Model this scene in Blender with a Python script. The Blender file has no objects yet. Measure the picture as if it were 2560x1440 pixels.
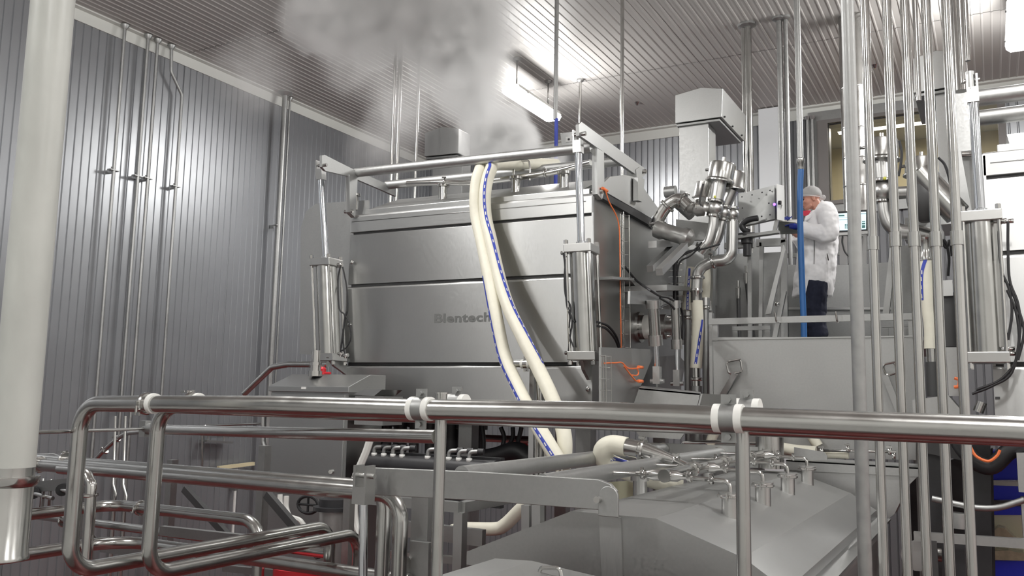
import bpy, bmesh, math, random
from mathutils import Vector as V, Matrix, Quaternion
random.seed(7)
C = bpy.context.scene.collection
CZ = 3.4                                   # camera height above the hall floor
# ---------------------------------------------------------------- camera
FPX, YAW, PIT, ROL = 2180.0, math.radians(-28.8), math.radians(7.2), math.radians(1.06)
fwd = V((math.sin(YAW)*math.cos(PIT), math.cos(YAW)*math.cos(PIT), math.sin(PIT)))
rgt = V((math.cos(YAW), -math.sin(YAW), 0)); upv = rgt.cross(fwd)
rgt, upv = rgt*math.cos(ROL)+upv*math.sin(ROL), upv*math.cos(ROL)-rgt*math.sin(ROL)
EYE = V((0, 0, CZ))
cam = bpy.data.objects.new('camera', bpy.data.cameras.new('camera')); C.objects.link(cam)
cam.matrix_world = Matrix((rgt, upv, -fwd)).transposed().to_4x4(); cam.location = EYE
cam.data.sensor_width = 36; cam.data.lens = 36*FPX/2560; cam.data.clip_start = .05
S = bpy.context.scene; S.camera = cam
# ---------------------------------------------------------------- world, lamps, exposure
S.view_settings.view_transform = 'Standard'; S.view_settings.look = 'None'
S.view_settings.gamma = 1; S.view_settings.use_curve_mapping = False
S.view_settings.exposure = -0.2
w = bpy.data.worlds.new('hall'); S.world = w; w.use_nodes = True
w.node_tree.nodes['Background'].inputs[0].default_value = (.55, .6, .65, 1); w.node_tree.nodes['Background'].inputs[1].default_value = .3
LAMP_W = 155
def area(x, y, z, sx, sy, power, col=(1, .985, .96)):
    l = bpy.data.lights.new('tube_light', 'AREA'); l.shape = 'RECTANGLE'; l.size = sx; l.size_y = sy; l.energy = power; l.color = col
    o = bpy.data.objects.new('tube_light', l); C.objects.link(o); o.location = (x, y, z); return o
LX = (-5.72, .46, 6.6); LY = (-1.2, 4.8, 10.93)
for lx in LX:
    for ly in LY:
        area(lx, ly, CZ+4.19, .2, 1.25, LAMP_W)                     # light leaving a wrap-round lens: down, and out of both flanks
        for sg in (-1, 1):
            o = area(lx+sg*.17, ly, CZ+4.27, .12, 1.25, LAMP_W*.40); o.rotation_euler = (0, -sg*math.radians(97), 0)
        for sg in (-1, 1):
            o = area(lx, ly+sg*.74, CZ+4.27, .24, .1, LAMP_W*.07); o.rotation_euler = (sg*math.radians(97), 0, 0)
for attr, val in (('max_bounces', 8), ('diffuse_bounces', 4), ('glossy_bounces', 4), ('volume_bounces', 4), ('sample_clamp_indirect', 4.0), ('volume_max_steps', 128), ('volume_step_rate', 1.6)):
    try: setattr(S.cycles, attr, val)
    except Exception: pass
# ---------------------------------------------------------------- pixel -> point on a real plane
def ray(px, py): return fwd + rgt*((px-1280)/FPX) - upv*((py-720)/FPX)
def PY(px, py, y): d = ray(px, py); return EYE + d*(y/d.y)
def PX(px, py, x): d = ray(px, py); return EYE + d*(x/d.x)
def PZ(px, py, z): d = ray(px, py); return EYE + d*((z-CZ)/d.z)
def PP(px, py, p0, n):
    d = ray(px, py); return EYE + d*((p0-EYE).dot(n)/d.dot(n))
def PD(px, py, dist): d = ray(px, py); return EYE + d*dist            # depth along the view axis
# ---------------------------------------------------------------- materials
def nm(name, col, rough=.5, metal=0., grain=None, gs=(1, 1, 1), bump=0., vary=0., spec=None, rv=0., trans=0., alpha=1., emit=None, es=0., stain=0., aniso=0.):
    m = bpy.data.materials.new(name); m.use_nodes = True; nt = m.node_tree; b = nt.nodes['Principled BSDF']
    b.inputs['Base Color'].default_value = (*col, 1); b.inputs['Roughness'].default_value = rough; b.inputs['Metallic'].default_value = metal
    if spec is not None: b.inputs['Specular IOR Level'].default_value = spec
    if trans: b.inputs['Transmission Weight'].default_value = trans
    if alpha < 1: b.inputs['Alpha'].default_value = alpha
    if emit: b.inputs['Emission Color'].default_value = (*emit, 1); b.inputs['Emission Strength'].default_value = es
    L = nt.links.new
    if aniso:                                          # level brushing: highlights stretch up and down
        tg = nt.nodes.new('ShaderNodeTangent'); tg.direction_type = 'RADIAL'; tg.axis = 'Z'; L(tg.outputs[0], b.inputs['Tangent'])
        b.inputs['Anisotropic'].default_value = aniso; b.inputs['Anisotropic Rotation'].default_value = .25
    if grain:
        tc = nt.nodes.new('ShaderNodeTexCoord'); mp = nt.nodes.new('ShaderNodeMapping'); mp.inputs['Scale'].default_value = gs
        n = nt.nodes.new('ShaderNodeTexNoise'); n.inputs['Scale'].default_value = grain; n.inputs['Detail'].default_value = 4
        L(tc.outputs['Object'], mp.inputs['Vector']); L(mp.outputs['Vector'], n.inputs['Vector'])
        def mr(a, bb, src):
            q = nt.nodes.new('ShaderNodeMapRange'); q.inputs[1].default_value = .3; q.inputs[2].default_value = .7; q.inputs[3].default_value = a; q.inputs[4].default_value = bb
            L(src, q.inputs[0]); return q.outputs[0]
        if rv: L(mr(max(.05, rough-rv), rough+rv, n.outputs['Fac']), b.inputs['Roughness'])
        if vary or stain:
            n2 = nt.nodes.new('ShaderNodeTexNoise'); n2.inputs['Scale'].default_value = 1.7; n2.inputs['Detail'].default_value = 6
            L(tc.outputs['Object'], n2.inputs['Vector'])
            mx = nt.nodes.new('ShaderNodeMixRGB'); mx.blend_type = 'MULTIPLY'; mx.inputs[0].default_value = 1
            rgb = nt.nodes.new('ShaderNodeRGB'); rgb.outputs[0].default_value = (*col, 1)
            L(rgb.outputs[0], mx.inputs[1])
            ad = nt.nodes.new('ShaderNodeMath'); ad.operation = 'MULTIPLY'
            L(mr(1-vary, 1+vary*.3, n.outputs['Fac']), ad.inputs[0]); L(mr(1-stain, 1, n2.outputs['Fac']), ad.inputs[1])
            L(ad.outputs[0], mx.inputs[2]); L(mx.outputs[0], b.inputs['Base Color'])
        if bump:
            bp = nt.nodes.new('ShaderNodeBump'); bp.inputs['Strength'].default_value = bump; bp.inputs['Distance'].default_value = .002
            L(n.outputs['Fac'], bp.inputs['Height']); L(bp.outputs[0], b.inputs['Normal'])
    return m
M = {}
M['steel'] = nm('brushed stainless sheet', (.53, .535, .53), .36, 1, 26, (30, 30, 1), .05, .06, rv=.06, stain=.08, aniso=.75)
M['steel_h'] = nm('brushed stainless sheet, level grain', (.56, .565, .56), .34, 1, 26, (1, 1, 30), .05, .06, rv=.06, stain=.06)
M['satin'] = nm('bead blasted stainless', (.50, .505, .50), .46, 1, 60, (1, 1, 1), .06, .06, rv=.05, stain=.08)
M['dull'] = nm('dull grey stainless', (.40, .405, .40), .5, 1, 40, (1, 1, 1), .05, .08, rv=.05, stain=.12)
M['tube'] = nm('polished sanitary tube', (.58, .575, .56), .17, 1, 12, (1, 1, 1), .0, .04, rv=.03)
M['tubed'] = nm('brushed sanitary tube', (.53, .53, .515), .21, 1, 12, (1, 1, 1), .0, .05, rv=.04)
M['tubem'] = nm('milled unpolished tube', (.52, .525, .52), .48, 1, 40, (1, 1, 1), .06, .08, rv=.05, stain=.15)
M['chrome'] = nm('chromed rod', (.68, .70, .73), .12, 1)
M['cast'] = nm('cast stainless', (.56, .56, .55), .32, 1, 12, (1, 1, 1), .0, .03, rv=.02)
M['galv'] = nm('galvanised pipe', (.46, .465, .46), .5, 1, 30, (1, 1, 1), .08, .12, rv=.06, stain=.2)
M['white'] = nm('white plastic', (.80, .80, .77), .45)
M['hose'] = nm('cream rubber hose', (.80, .775, .66), .55, 0, 20, (1, 1, 1), .02, .04, stain=.08)
M['blue'] = nm('blue printed stripe', (.045, .07, .42), .5)
M['bluehose'] = nm('blue air hose', (.03, .13, .36), .45)
M['black'] = nm('black rubber', (.015, .015, .017), .5)
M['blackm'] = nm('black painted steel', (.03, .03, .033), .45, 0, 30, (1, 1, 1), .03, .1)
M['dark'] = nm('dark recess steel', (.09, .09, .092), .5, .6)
M['red'] = nm('red plastic drum', (.55, .02, .03), .45)
M['orange'] = nm('orange cable', (.85, .2, .06), .5)
M['bin'] = nm('blue plastic tote', (.03, .05, .80), .42)
M['cream'] = nm('cream painted wall', (.72, .64, .42), .7)
M['wall'] = nm('galvalume wall sheet', (.36, .372, .39), .36, .62, 300, (1, 1, 1), .12, .06, rv=.05, stain=.06)
M['wall_shade'] = nm('matt wall sheet with painted shade', (.16, .165, .175), .5, .1, 300, (1, 1, 1), .08, .05)  # matt sheet with the shadow of the recessed bay put into its grey
M['lamp'] = nm('glowing lamp lens', (.95, .95, .95), .4, emit=(1, .99, .96), es=14)
M['ceil'] = nm('ceiling sheet', (.47, .455, .44), .42, .0, 200, (1, 1, 1), .03, .03, rv=.03)
M['trim'] = nm('white coated trim', (.60, .61, .58), .5)
M['column'] = nm('white coated column casing', (.66, .68, .70), .5)
M['floor'] = nm('red epoxy floor', (.17, .03, .028), .4, 0, 5, (1, 1, 1), .05, .15)
M['deckplate'] = nm('grey deck coating', (.30, .30, .29), .6, 0, 5, (1, 1, 1), .05, .15)
M['pvc'] = nm('pickled welded pipe', (.53, .54, .51), .38, .0, 9, (1, 1, .5), .02, .08, rv=.06, stain=.12)
M['ink'] = nm('stencil ink', (.20, .20, .20), .7)
M['paint'] = nm('white painted wall', (.72, .73, .71), .6)
M['etch'] = nm('etched lettering', (.25, .255, .25), .7, 1)
M['label'] = nm('white printed label', (.75, .75, .73), .6)
# ---------------------------------------------------------------- mesh helpers (world coordinates)
def _ring(c, u, v, r, n, ph=0.): return [c + u*(r*math.cos(2*math.pi*i/n+ph)) + v*(r*math.sin(2*math.pi*i/n+ph)) for i in range(n)]
def _perp(d):
    d = d.normalized(); a = V((0, 0, 1)) if abs(d.z) < .9 else V((1, 0, 0)); u = d.cross(a).normalized(); return u, d.cross(u).normalized()
def fillet(pts, r, n=6):
    pts = [V(p) for p in pts]
    if len(pts) < 3 or r <= 0: return pts
    out = [pts[0]]
    for i in range(1, len(pts)-1):
        a, b, c = pts[i-1], pts[i], pts[i+1]; d1 = (a-b); d2 = (c-b); l1, l2 = d1.length, d2.length
        if l1 < 1e-6 or l2 < 1e-6: continue
        d1 /= l1; d2 /= l2; ang = d1.angle(d2)
        if ang > math.pi-.02: out.append(b); continue
        t = min(r/math.tan(ang/2), l1*.49, l2*.49); rr = t*math.tan(ang/2)
        bis = (d1+d2).normalized(); ctr = b + bis*(rr/math.sin(ang/2)); s = b+d1*t-ctr; e = b+d2*t-ctr
        ax = s.cross(e)
        if ax.length < 1e-9: out.append(b); continue
        tot = s.angle(e)
        for k in range(n+1): out.append(ctr + Quaternion(ax.normalized(), tot*k/n) @ s)
    out.append(pts[-1]); return out
def smooth(pts, n=8):                       # Catmull-Rom through the points
    p = [V(q) for q in pts]; p = [p[0]*2-p[1]] + p + [p[-1]*2-p[-2]]; out = []
    for i in range(1, len(p)-2):
        a, b, c, d = p[i-1:i+3]
        for k in range(n):
            t = k/n; out.append(.5*((2*b)+(c-a)*t+(2*a-5*b+4*c-d)*t*t+(3*b-a-3*c+d)*t**3))
    out.append(p[-2]); return out
class MB:
    def __init__(s): s.v = []; s.f = []; s.sm = []
    def ring(s, pts): k = len(s.v); s.v += [tuple(p) for p in pts]; return list(range(k, k+len(pts)))
    def face(s, ids, smooth=False): s.f.append(tuple(ids)); s.sm.append(smooth)
    def bridge(s, a, b, smooth=True):
        n = len(a)
        for i in range(n): s.face((a[i], a[(i+1) % n], b[(i+1) % n], b[i]), smooth)
    def tube(s, pts, r, n=12, cap=True, radii=None):
        pts = [V(p) for p in pts]; q = []
        for p in pts:
            if not q or (p-q[-1]).length > 1e-6: q.append(p)
        pts = q; m = len(pts)
        if m < 2: return s
        tang = [(pts[min(i+1, m-1)]-pts[max(i-1, 0)]).normalized() for i in range(m)]
        u, _ = _perp(tang[0]); prev = None
        for i in range(m):
            t = tang[i]; u = (u-t*u.dot(t)); u = u.normalized() if u.length > 1e-6 else _perp(t)[0]; v = t.cross(u)
            rr = radii[i] if radii else r
            g = s.ring(_ring(pts[i], u, v, rr, n))
            if prev: s.bridge(prev, g)
            elif cap: s.face(g[::-1])
            prev = g
        if cap: s.face(prev)
        return s
    def lathe(s, p, d, prof, n=16, cap=True):          # prof: (distance along d, radius)
        p = V(p); d = V(d).normalized(); u, v = _perp(d); prev = None
        for k, (h, r) in enumerate(prof):
            g = s.ring(_ring(p+d*h, u, v, max(r, 1e-4), n))
            if prev:
                sharp = abs(prof[k][0]-prof[k-1][0]) < 1e-6
                s.bridge(prev, g, not sharp)
            elif cap: s.face(g[::-1])
            prev = g
        if cap: s.face(prev)
        return s
    def cyl(s, a, b, r, n=14, r2=None):
        a, b = V(a), V(b); return s.tube([a, b], r, n, radii=[r, r if r2 is None else r2])
    def prism(s, poly, ext):
        poly = [V(p) for p in poly]; ext = V(ext); a = s.ring(poly); b = s.ring([p+ext for p in poly])
        nrm = V((0, 0, 0))
        for i in range(len(poly)): nrm += poly[i].cross(poly[(i+1) % len(poly)])
        if nrm.dot(ext) > 0: s.face(a[::-1]); s.face(b); s.bridge(a, b, False)
        else: s.face(a); s.face(b[::-1]); s.bridge(b, a, False)
        return s
    def box(s, c, d, rz=0., rot=None):
        c = V(c); R = rot if rot is not None else Matrix.Rotation(rz, 3, 'Z')
        p = [c + R @ V((x*d[0]/2, y*d[1]/2, z*d[2]/2)) for z in (-1, 1) for x, y in ((-1, -1), (1, -1), (1, 1), (-1, 1))]
        g = s.ring(p)
        for q in ((3, 2, 1, 0), (4, 5, 6, 7), (0, 1, 5, 4), (1, 2, 6, 5), (2, 3, 7, 6), (3, 0, 4, 7)): s.face([g[i] for i in q])
        return s
    def span(s, a, b): a, b = V(a), V(b); return s.box((a+b)/2, [abs(q) for q in (b-a)])
    def beam(s, a, b, w, h, up=(0, 0, 1)):            # bar of rectangular section from a to b
        a, b = V(a), V(b); d = (b-a); L = d.length; d /= L; u = V(up); u = (u-d*u.dot(d))
        u = u.normalized() if u.length > 1e-4 else _perp(d)[0]; sd = d.cross(u)
        return s.box((a+b)/2, (L, w, h), rot=Matrix((d, sd, u)).transposed())
    def ball(s, c, r, n=14, m=9, sc=(1, 1, 1)):
        c = V(c); prev = None
        for k in range(1, m):
            a = math.pi*k/m; g = s.ring([c+V((sc[0]*r*math.sin(a)*math.cos(2*math.pi*i/n), sc[1]*r*math.sin(a)*math.sin(2*math.pi*i/n), sc[2]*r*math.cos(a))) for i in range(n)])
            if prev: s.bridge(g, prev)
            else: s.face(g)
            prev = g
        s.face(prev[::-1]); return s
    def grid(s, fn, nu, nv, smooth=True):
        g = [s.ring([fn(i/nu, j/nv) for j in range(nv+1)]) for i in range(nu+1)]
        for i in range(nu):
            for j in range(nv): s.face((g[i][j], g[i+1][j], g[i+1][j+1], g[i][j+1]), smooth)
        return s
ORG = {}
def link(o, parent=None):
    C.objects.link(o)
    if parent is not None: o.parent = parent
    return o
def part(name, mb, mat, parent=None, label=None, bevel=0., kind=None, at=None):
    """Links the shapes in MB as ONE mesh object; with a parent it is that thing's part."""
    vs = [V(v) for v in mb.v]
    if parent is not None: org = ORG[parent.name]
    elif at is not None: org = V(at)
    else:
        lo = [min(v[i] for v in vs) for i in range(3)]; hi = [max(v[i] for v in vs) for i in range(3)]; org = V(((lo[0]+hi[0])/2, (lo[1]+hi[1])/2, lo[2]))
    me = bpy.data.meshes.new(name); me.from_pydata([tuple(v-org) for v in vs], [], mb.f); me.update()
    me.set_sharp_from_angle(angle=math.radians(38)); me.polygons.foreach_set('use_smooth', mb.sm); me.materials.append(M[mat] if isinstance(mat, str) else mat)
    o = bpy.data.objects.new(name, me); link(o, parent); ORG[o.name] = org
    if parent is None: o.location = org
    if bevel:
        b = o.modifiers.new('edge', 'BEVEL'); b.width = bevel; b.segments = 2; b.limit_method = 'ANGLE'; b.angle_limit = math.radians(40)
    if label: o['label'] = label
    if kind: o['kind'] = kind
    return o
def thing(name, label, cat, at=(0, 0, 0), group=None, kind=None):
    o = bpy.data.objects.new(name, None); o.empty_display_size = .1; C.objects.link(o); o.location = at; ORG[o.name] = V(at)
    if label: o['label'] = label
    if cat: o['category'] = cat
    if group: o['group'] = group
    if kind: o['kind'] = kind
    return o
def tag(o, label, cat, group=None):
    o['label'] = label; o['category'] = cat
    if group: o['group'] = group
    return o
def solo(name, label, cat, mb, mat, group=None, bevel=0.): return tag(part(name, mb, mat, None, bevel=bevel), label, cat, group)
def struct(o): o['kind'] = 'structure'; return o
def clamp_mb(p, d, r, w=.022, wing=True, side=None):  # sanitary tri-clamp round a tube
    p = V(p); d = V(d).normalized(); m = MB(); m.lathe(p-d*w/2, d, [(0, r*1.0), (0, r*1.22), (w*.25, r*1.36), (w*.75, r*1.36), (w, r*1.22), (w, r*1.0)], 18)
    if wing:
        u, v = _perp(d); sd = V(side) if side else V((0, 0, 1)); sd = (sd-d*sd.dot(d)); sd = sd.normalized() if sd.length > .1 else u
        q = p+sd*r*1.38; t = d.cross(sd)
        m.box(q, (.018, .018, .018), rot=Matrix((d, t, sd)).transposed()); m.cyl(q-t*.012, q+t*.05, .006, 8); m.beam(q+t*.045-d*.022, q+t*.045+d*.022, .008, .014)
    return m
def bracket_mb(p, d, r, up=(0, 0, 1), w=.045):        # strap hanger with two bolted ears
    p = V(p); d = V(d).normalized(); m = MB(); m.lathe(p-d*w/2, d, [(0, r*1.0), (0, r*1.16), (w, r*1.16), (w, r*1.0)], 20)
    u = V(up); u = (u-d*u.dot(d)).normalized(); s = d.cross(u)
    for k in (1, -1):
        c = p+u*(k*r*1.5); m.box(c, (w, .008, r*.9), rot=Matrix((d, s, u)).transposed()); m.cyl(c-s*.016, c+s*.016, .010, 6)
    return m
def gasket_mb(p, d, r, off, sides=(-1, 1)):
    m = MB()
    for k in sides: m.lathe(V(p)+V(d).normalized()*(k*off-.011), d, [(0, r*.9), (0, r*1.17), (.022, r*1.17), (.022, r*.9)], 20)
    return m
def pipe(name, label, cat, pts, r, mat='tubed', bend=0., group=None, n=14, clamps=(), hangers=(), flange=None):
    """A pipe run as one thing; clamps/hangers are its parts when it has any."""
    path = fillet(pts, bend, 7); mb = MB().tube(path, r, n)
    if not clamps and not hangers and not flange:
        return solo(name, label, cat, mb, mat, group)
    t = thing(name, label, cat, path[0], group); part('tube', mb, mat, t)
    for c in clamps: part('tri_clamp', clamp_mb(c[0], c[1], r, side=c[2] if len(c) > 2 else None), 'tube', t)
    for h in hangers:
        part('hanger_clamp', bracket_mb(h[0], h[1], r), 'dull', t); [part('gasket', gasket_mb(h[0], h[1], r, .033, (k,)), 'white', t, label='white plastic gasket ring') for k in (-1, 1)]
    if flange: part('flange', flange, mat, t)
    return t
# ================================================================ the room
X0, X1, Y0, Y1, H = -9.94, 9.5, -5.0, 14.35, CZ+4.8
struct(part('floor', MB().span((X0-.3, Y0-.3, -.2), (X1+.3, Y1+.3, 0)), 'floor'))
def ribbed(a, b, zlo, zhi, nrm, pitch, depth, wv):    # profiled sheet between a and b (plan), from zlo to zhi
    a, b = V((*a, 0)), V((*b, 0)); d = b-a; L = d.length; d /= L; nrm = V((*nrm, 0)); pr = []
    k = max(1, int(round(L/pitch))); p = L/k
    for i in range(k):
        s = i*p; pr += [(s, 0), (s+p-wv*2, 0), (s+p-wv*1.35, -depth), (s+p-wv*.65, -depth)]
    pr.append((L, 0)); m = MB()
    lo = m.ring([a+d*s+nrm*o+V((0, 0, zlo)) for s, o in pr]); hi = m.ring([a+d*s+nrm*o+V((0, 0, zhi)) for s, o in pr])
    up = V((0, 0, 1)); flip = d.cross(up).dot(nrm) < 0
    for i in range(len(pr)-1):
        q = (lo[i], lo[i+1], hi[i+1], hi[i]); m.face(q[::-1] if flip else q)
    return m
WX0, WX1, WZ0, WZ1 = -2.13, .25, CZ+3.2, CZ+4.47             # window opening in the far wall
def wall(name, a, b, nrm, back, pw, pitch, depth, wv):
    A, B = V((*a, 0)), V((*b, 0)); m = MB(); n3 = V((*nrm, 0)); win = name == 'wall_back'
    for (xa, xb, za, zb_) in (((a[0], WX0, 0, H), (WX1, b[0], 0, H), (WX0, WX1, 0, WZ0), (WX0, WX1, WZ1, H)) if win else ((None,)*4,)):
        if win: m.span((xa, A.y+.06, za), (xb, A.y+.26, zb_))
        else: m.prism([A-n3*.06, B-n3*.06, B-n3*.06+V((0, 0, H)), A-n3*.06+V((0, 0, H))], -n3*.2)
    w_ = struct(part(name, m, 'wall')); L = (B-A).length; k = int(round(L/pw))
    for i in range(k):
        p = A+(B-A)*(i/k); q = A+(B-A)*((i+1)/k)-(B-A).normalized()*.004
        spans = [(p.x, q.x, 0, H)]
        if win and q.x > WX0 and p.x < WX1:
            l_, r_ = max(p.x, WX0), min(q.x, WX1); spans = [(l_, r_, 0, WZ0), (l_, r_, WZ1, H)]
            if p.x < l_: spans.append((p.x, l_, 0, H))
            if q.x > r_: spans.append((r_, q.x, 0, H))
        for (u0, u1, za, zb_) in spans:
            a2, b2 = ((p.x, p.y), (q.x, q.y)) if not win else ((u0, p.y), (u1, q.y))
            part('wall_panel', ribbed(a2, b2, za, zb_, nrm, pitch, depth, wv), 'wall_shade' if win and u0 > -2.85 and u1 < .9 else 'wall', w_)
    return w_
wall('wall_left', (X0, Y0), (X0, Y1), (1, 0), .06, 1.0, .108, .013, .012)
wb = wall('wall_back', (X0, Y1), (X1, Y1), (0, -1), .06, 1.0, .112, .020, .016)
struct(part('wall_right', MB().span((X1, Y0, 0), (X1+.2, Y1, H)), 'paint'))
struct(part('wall_front', MB().span((X0, Y0-.2, 0), (X1, Y0, H)), 'paint'))
# ceiling: profiled sheets laid along Y, butt joints every 3.5 m
ce = struct(part('ceiling', MB().span((X0-.3, Y0-.3, H+.08), (X1+.3, Y1+.3, H+.25)), 'ceil'))
def ceil_sheet(x0, x1, y0, y1):
    k = int(round((x1-x0)/.105)); p = (x1-x0)/k; pr = []
    for i in range(k): s = x0+i*p; pr += [(s, 0), (s+p-.030, 0), (s+p-.024, -.007), (s+p-.012, -.007)]
    pr.append((x1, 0)); m = MB(); a = m.ring([V((s, y0, H+o)) for s, o in pr]); b = m.ring([V((s, y1, H+o)) for s, o in pr])
    for i in range(len(pr)-1): m.face((a[i], b[i], b[i+1], a[i+1]))
    return m
ys = [Y0, -2.3, 1.2, 4.7, 8.2, 11.68, Y1]
for i in range(len(ys)-1):
    for j in range(18):
        xw = (X1-X0)/18; part('ceiling_panel', ceil_sheet(X0+j*xw, X0+(j+1)*xw-.003, ys[i]+.006, ys[i+1]-.006), 'ceil', ce)
# trims where wall meets ceiling
struct(part('trim_1', MB().prism([V((X0, Y0, H-.17)), V((X0+.02, Y0, H-.17)), V((X0+.035, Y0, H-.03)), V((X0+.10, Y0, H-.02)), V((X0+.10, Y0, H)), V((X0, Y0, H))], (0, Y1-Y0, 0)), 'trim'))
struct(part('trim_2', MB().prism([V((X0, Y1, H-.20)), V((X0, Y1-.02, H-.20)), V((X0, Y1-.035, H-.04)), V((X0, Y1-.10, H-.03)), V((X0, Y1-.10, H)), V((X0, Y1, H))], (X1-X0, 0, 0)), 'trim'))
# column casing on the far wall, dark bay beside it
struct(part('trim_3', MB().span((-3.17, Y1-.30, 0), (-2.80, Y1, H-.02)), 'column'))
# window with a lit room behind
wn = struct(thing('window_1', None, None, (-1.2, Y1, CZ+3.2)))
wx0, wx1, wz0, wz1 = WX0, WX1, WZ0, WZ1
M['frame'] = nm('brown grey window frame', (.16, .15, .145), .5)
part('window_frame', MB().span((wx0-.30, Y1-.05, wz0-.22), (wx1+.25, Y1-.03, wz0-.06)).span((wx0-.30, Y1-.05, wz1+.06), (wx1+.25, Y1-.03, wz1+.22)).span((wx0-.3, Y1-.05, wz0-.06), (wx0-.16, Y1-.03, wz1+.06)), 'dull', wn)
part('window_frame', MB().span((wx0-.16, Y1-.08, wz0-.06), (wx1+.1, Y1-.03, wz0)).span((wx0-.16, Y1-.08, wz1), (wx1+.1, Y1-.03, wz1+.06)).span((wx0-.16, Y1-.08, wz0), (wx0, Y1-.03, wz1)).span((wx1, Y1-.08, wz0), (wx1+.1, Y1-.03, wz1)), 'frame', wn)
M['pane'] = nm('window pane', (.9, .9, .9), .02, trans=1.)
part('pane', MB().span((wx0, Y1-.058, wz0), (wx1, Y1-.052, wz1)), 'pane', wn)

# the room seen through it
rm = struct(part('wall_inner', MB().span((-4.5, Y1+3.0, CZ+1.5), (2.5, Y1+3.1, CZ+4.9)).span((-4.6, Y1+.26, CZ+1.5), (-4.5, Y1+3, CZ+4.9)).span((2.5, Y1+.26, CZ+1.5), (2.6, Y1+3, CZ+4.9)), 'cream'))
struct(part('ceiling_inner', MB().span((-4.6, Y1+.26, CZ+4.9), (2.6, Y1+3.1, CZ+5.0)), 'trim')); struct(part('floor_inner', MB().span((-4.6, Y1+.26, CZ+1.4), (2.6, Y1+3.1, CZ+1.5)), 'dull'))
area(-1, Y1+1.6, CZ+4.78, 2.4, .2, 60, (1, .93, .8))
# ================================================================ cooker (the big steel tank)
class Frame:
    def __init__(s, x, y, deg):
        t = math.radians(deg); s.o = V((x, y, 0)); s.ex = V((math.cos(t), math.sin(t), 0)); s.ey = V((-math.sin(t), math.cos(t), 0)); s.rz = t
    def T(s, x, y, z): return s.o + s.ex*x + s.ey*y + V((0, 0, z+CZ))
    def F(s, px, py, yl=0.): return PP(px, py, s.o+s.ey*yl, s.ey)       # point on the plane y_local = yl
    def S(s, px, py, xl=0.): return PP(px, py, s.o+s.ex*xl, s.ex)
    def L(s, p): d = p-s.o; return d.dot(s.ex), d.dot(s.ey), p.z-CZ
    def box(s, mb, x0, x1, y0, y1, z0, z1): return mb.box(s.T((x0+x1)/2, (y0+y1)/2, (z0+z1)/2), (abs(x1-x0), abs(y1-y0), abs(z1-z0)), rz=s.rz)
A = Frame(-3.03, 7.0, 2.5); WA = 2.655
def zF(px, py, yl=0): return A.F(px, py, yl).z-CZ
zt, zl, z1, z2, z3 = zF(1478, 481), zF(1478, 536), zF(1485, 686), zF(1480, 911), zF(1200, 1046)
T1 = thing('cooker', 'tall brushed steel cooker tank with a lifted hose-fed lid and etched lettering', 'tank', A.T(-WA/2, 1.4, -3.4))
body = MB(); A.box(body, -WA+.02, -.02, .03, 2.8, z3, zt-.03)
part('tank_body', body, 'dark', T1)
m = MB(); m.prism([A.T(0, 0, z3), A.T(0, 0, zt-.02), A.T(0, .5, zt+.05), A.T(0, 2.85, zt+.05), A.T(0, 2.85, z3)], A.ex*-.025); part('side_plate', m, 'steel', T1)
# top band with rolled lip
prof = [(0, zl+.012), (0, zt-.03), (.012, zt-.008), (.035, zt), (.12, zt), (.12, zl+.012)]
part('top_band', MB().prism([A.T(-WA, y, z) for y, z in prof], A.ex*WA), 'steel_h', T1, bevel=.006)
mz = zF(1478, 502); part('weld_bead', MB().tube([A.T(-WA+.02, -.001, mz), A.T(-.08, -.001, mz)], .004, 6), 'steel', T1)
def panel(z0, z1_, y0, x0=-WA, x1=0., lip=.028):
    m = MB(); p = [(y0, z0)]+[(y0+lip*(1-math.cos(k*math.pi/12)), z1_-lip*(1-math.sin(k*math.pi/12))) for k in range(7)]+[(y0+.045, z1_), (y0+.045, z0)]
    return m.prism([A.T(x0, y, z) for y, z in p], A.ex*(x1-x0))
part('front_panel', panel(z1+.02, zl-.012, .004, x1=-.012, lip=.004), 'steel', T1)
part('front_panel', panel(z2+.02, z1-.008, -.022), 'steel', T1)
part('front_panel', panel(z3+.07, z2-.008, -.022), 'steel', T1)
part('base_beam', panel(z3, z3+.08, -.03, lip=.004), 'steel_h', T1)
for px_, py_ in ((879, 656), (873, 812), (1469, 973)):
    p = A.F(px_, py_, -.03); part('bolt', MB().ball(p, .022, 10, 6, (1, .6, 1)), 'tube', T1)
# lettering
def text_mesh(body_, size, extr=.001, bold=0., spacing=1., font_scale_x=1.):
    cu = bpy.data.curves.new('txt', 'FONT'); cu.body = body_; cu.size = size; cu.extrude = extr; cu.offset = bold; cu.space_character = spacing; cu.resolution_u = 3
    o = bpy.data.objects.new('txt', cu); C.objects.link(o); dg = bpy.context.evaluated_depsgraph_get(); me = bpy.data.meshes.new_from_object(o.evaluated_get(dg))
    vs = [V(v.co) for v in me.vertices]; fs = [tuple(p.vertices) for p in me.polygons]; bpy.data.objects.remove(o); bpy.data.curves.remove(cu); bpy.data.meshes.remove(me)
    return [V((v.x*font_scale_x, v.y, v.z)) for v in vs], fs
def lettering(name, s, size, org, ux, uy, mat, parent, bold=0., sx=1., fit=None, spacing=1., label=None):
    vs, fs = text_mesh(s, size, .0008, bold, spacing); wd = max(v.x for v in vs)-min(v.x for v in vs); k = (fit/wd) if fit else sx
    n = ux.cross(uy); m = MB(); m.v = [tuple(org+ux*(v.x*k)+uy*v.y+n*v.z) for v in vs]; m.f = fs; m.sm = [False]*len(fs); return part(name, m, mat, parent, label)
lo, hi = A.F(1084, 806, -.0235), A.F(1225, 799, -.0235)
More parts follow.
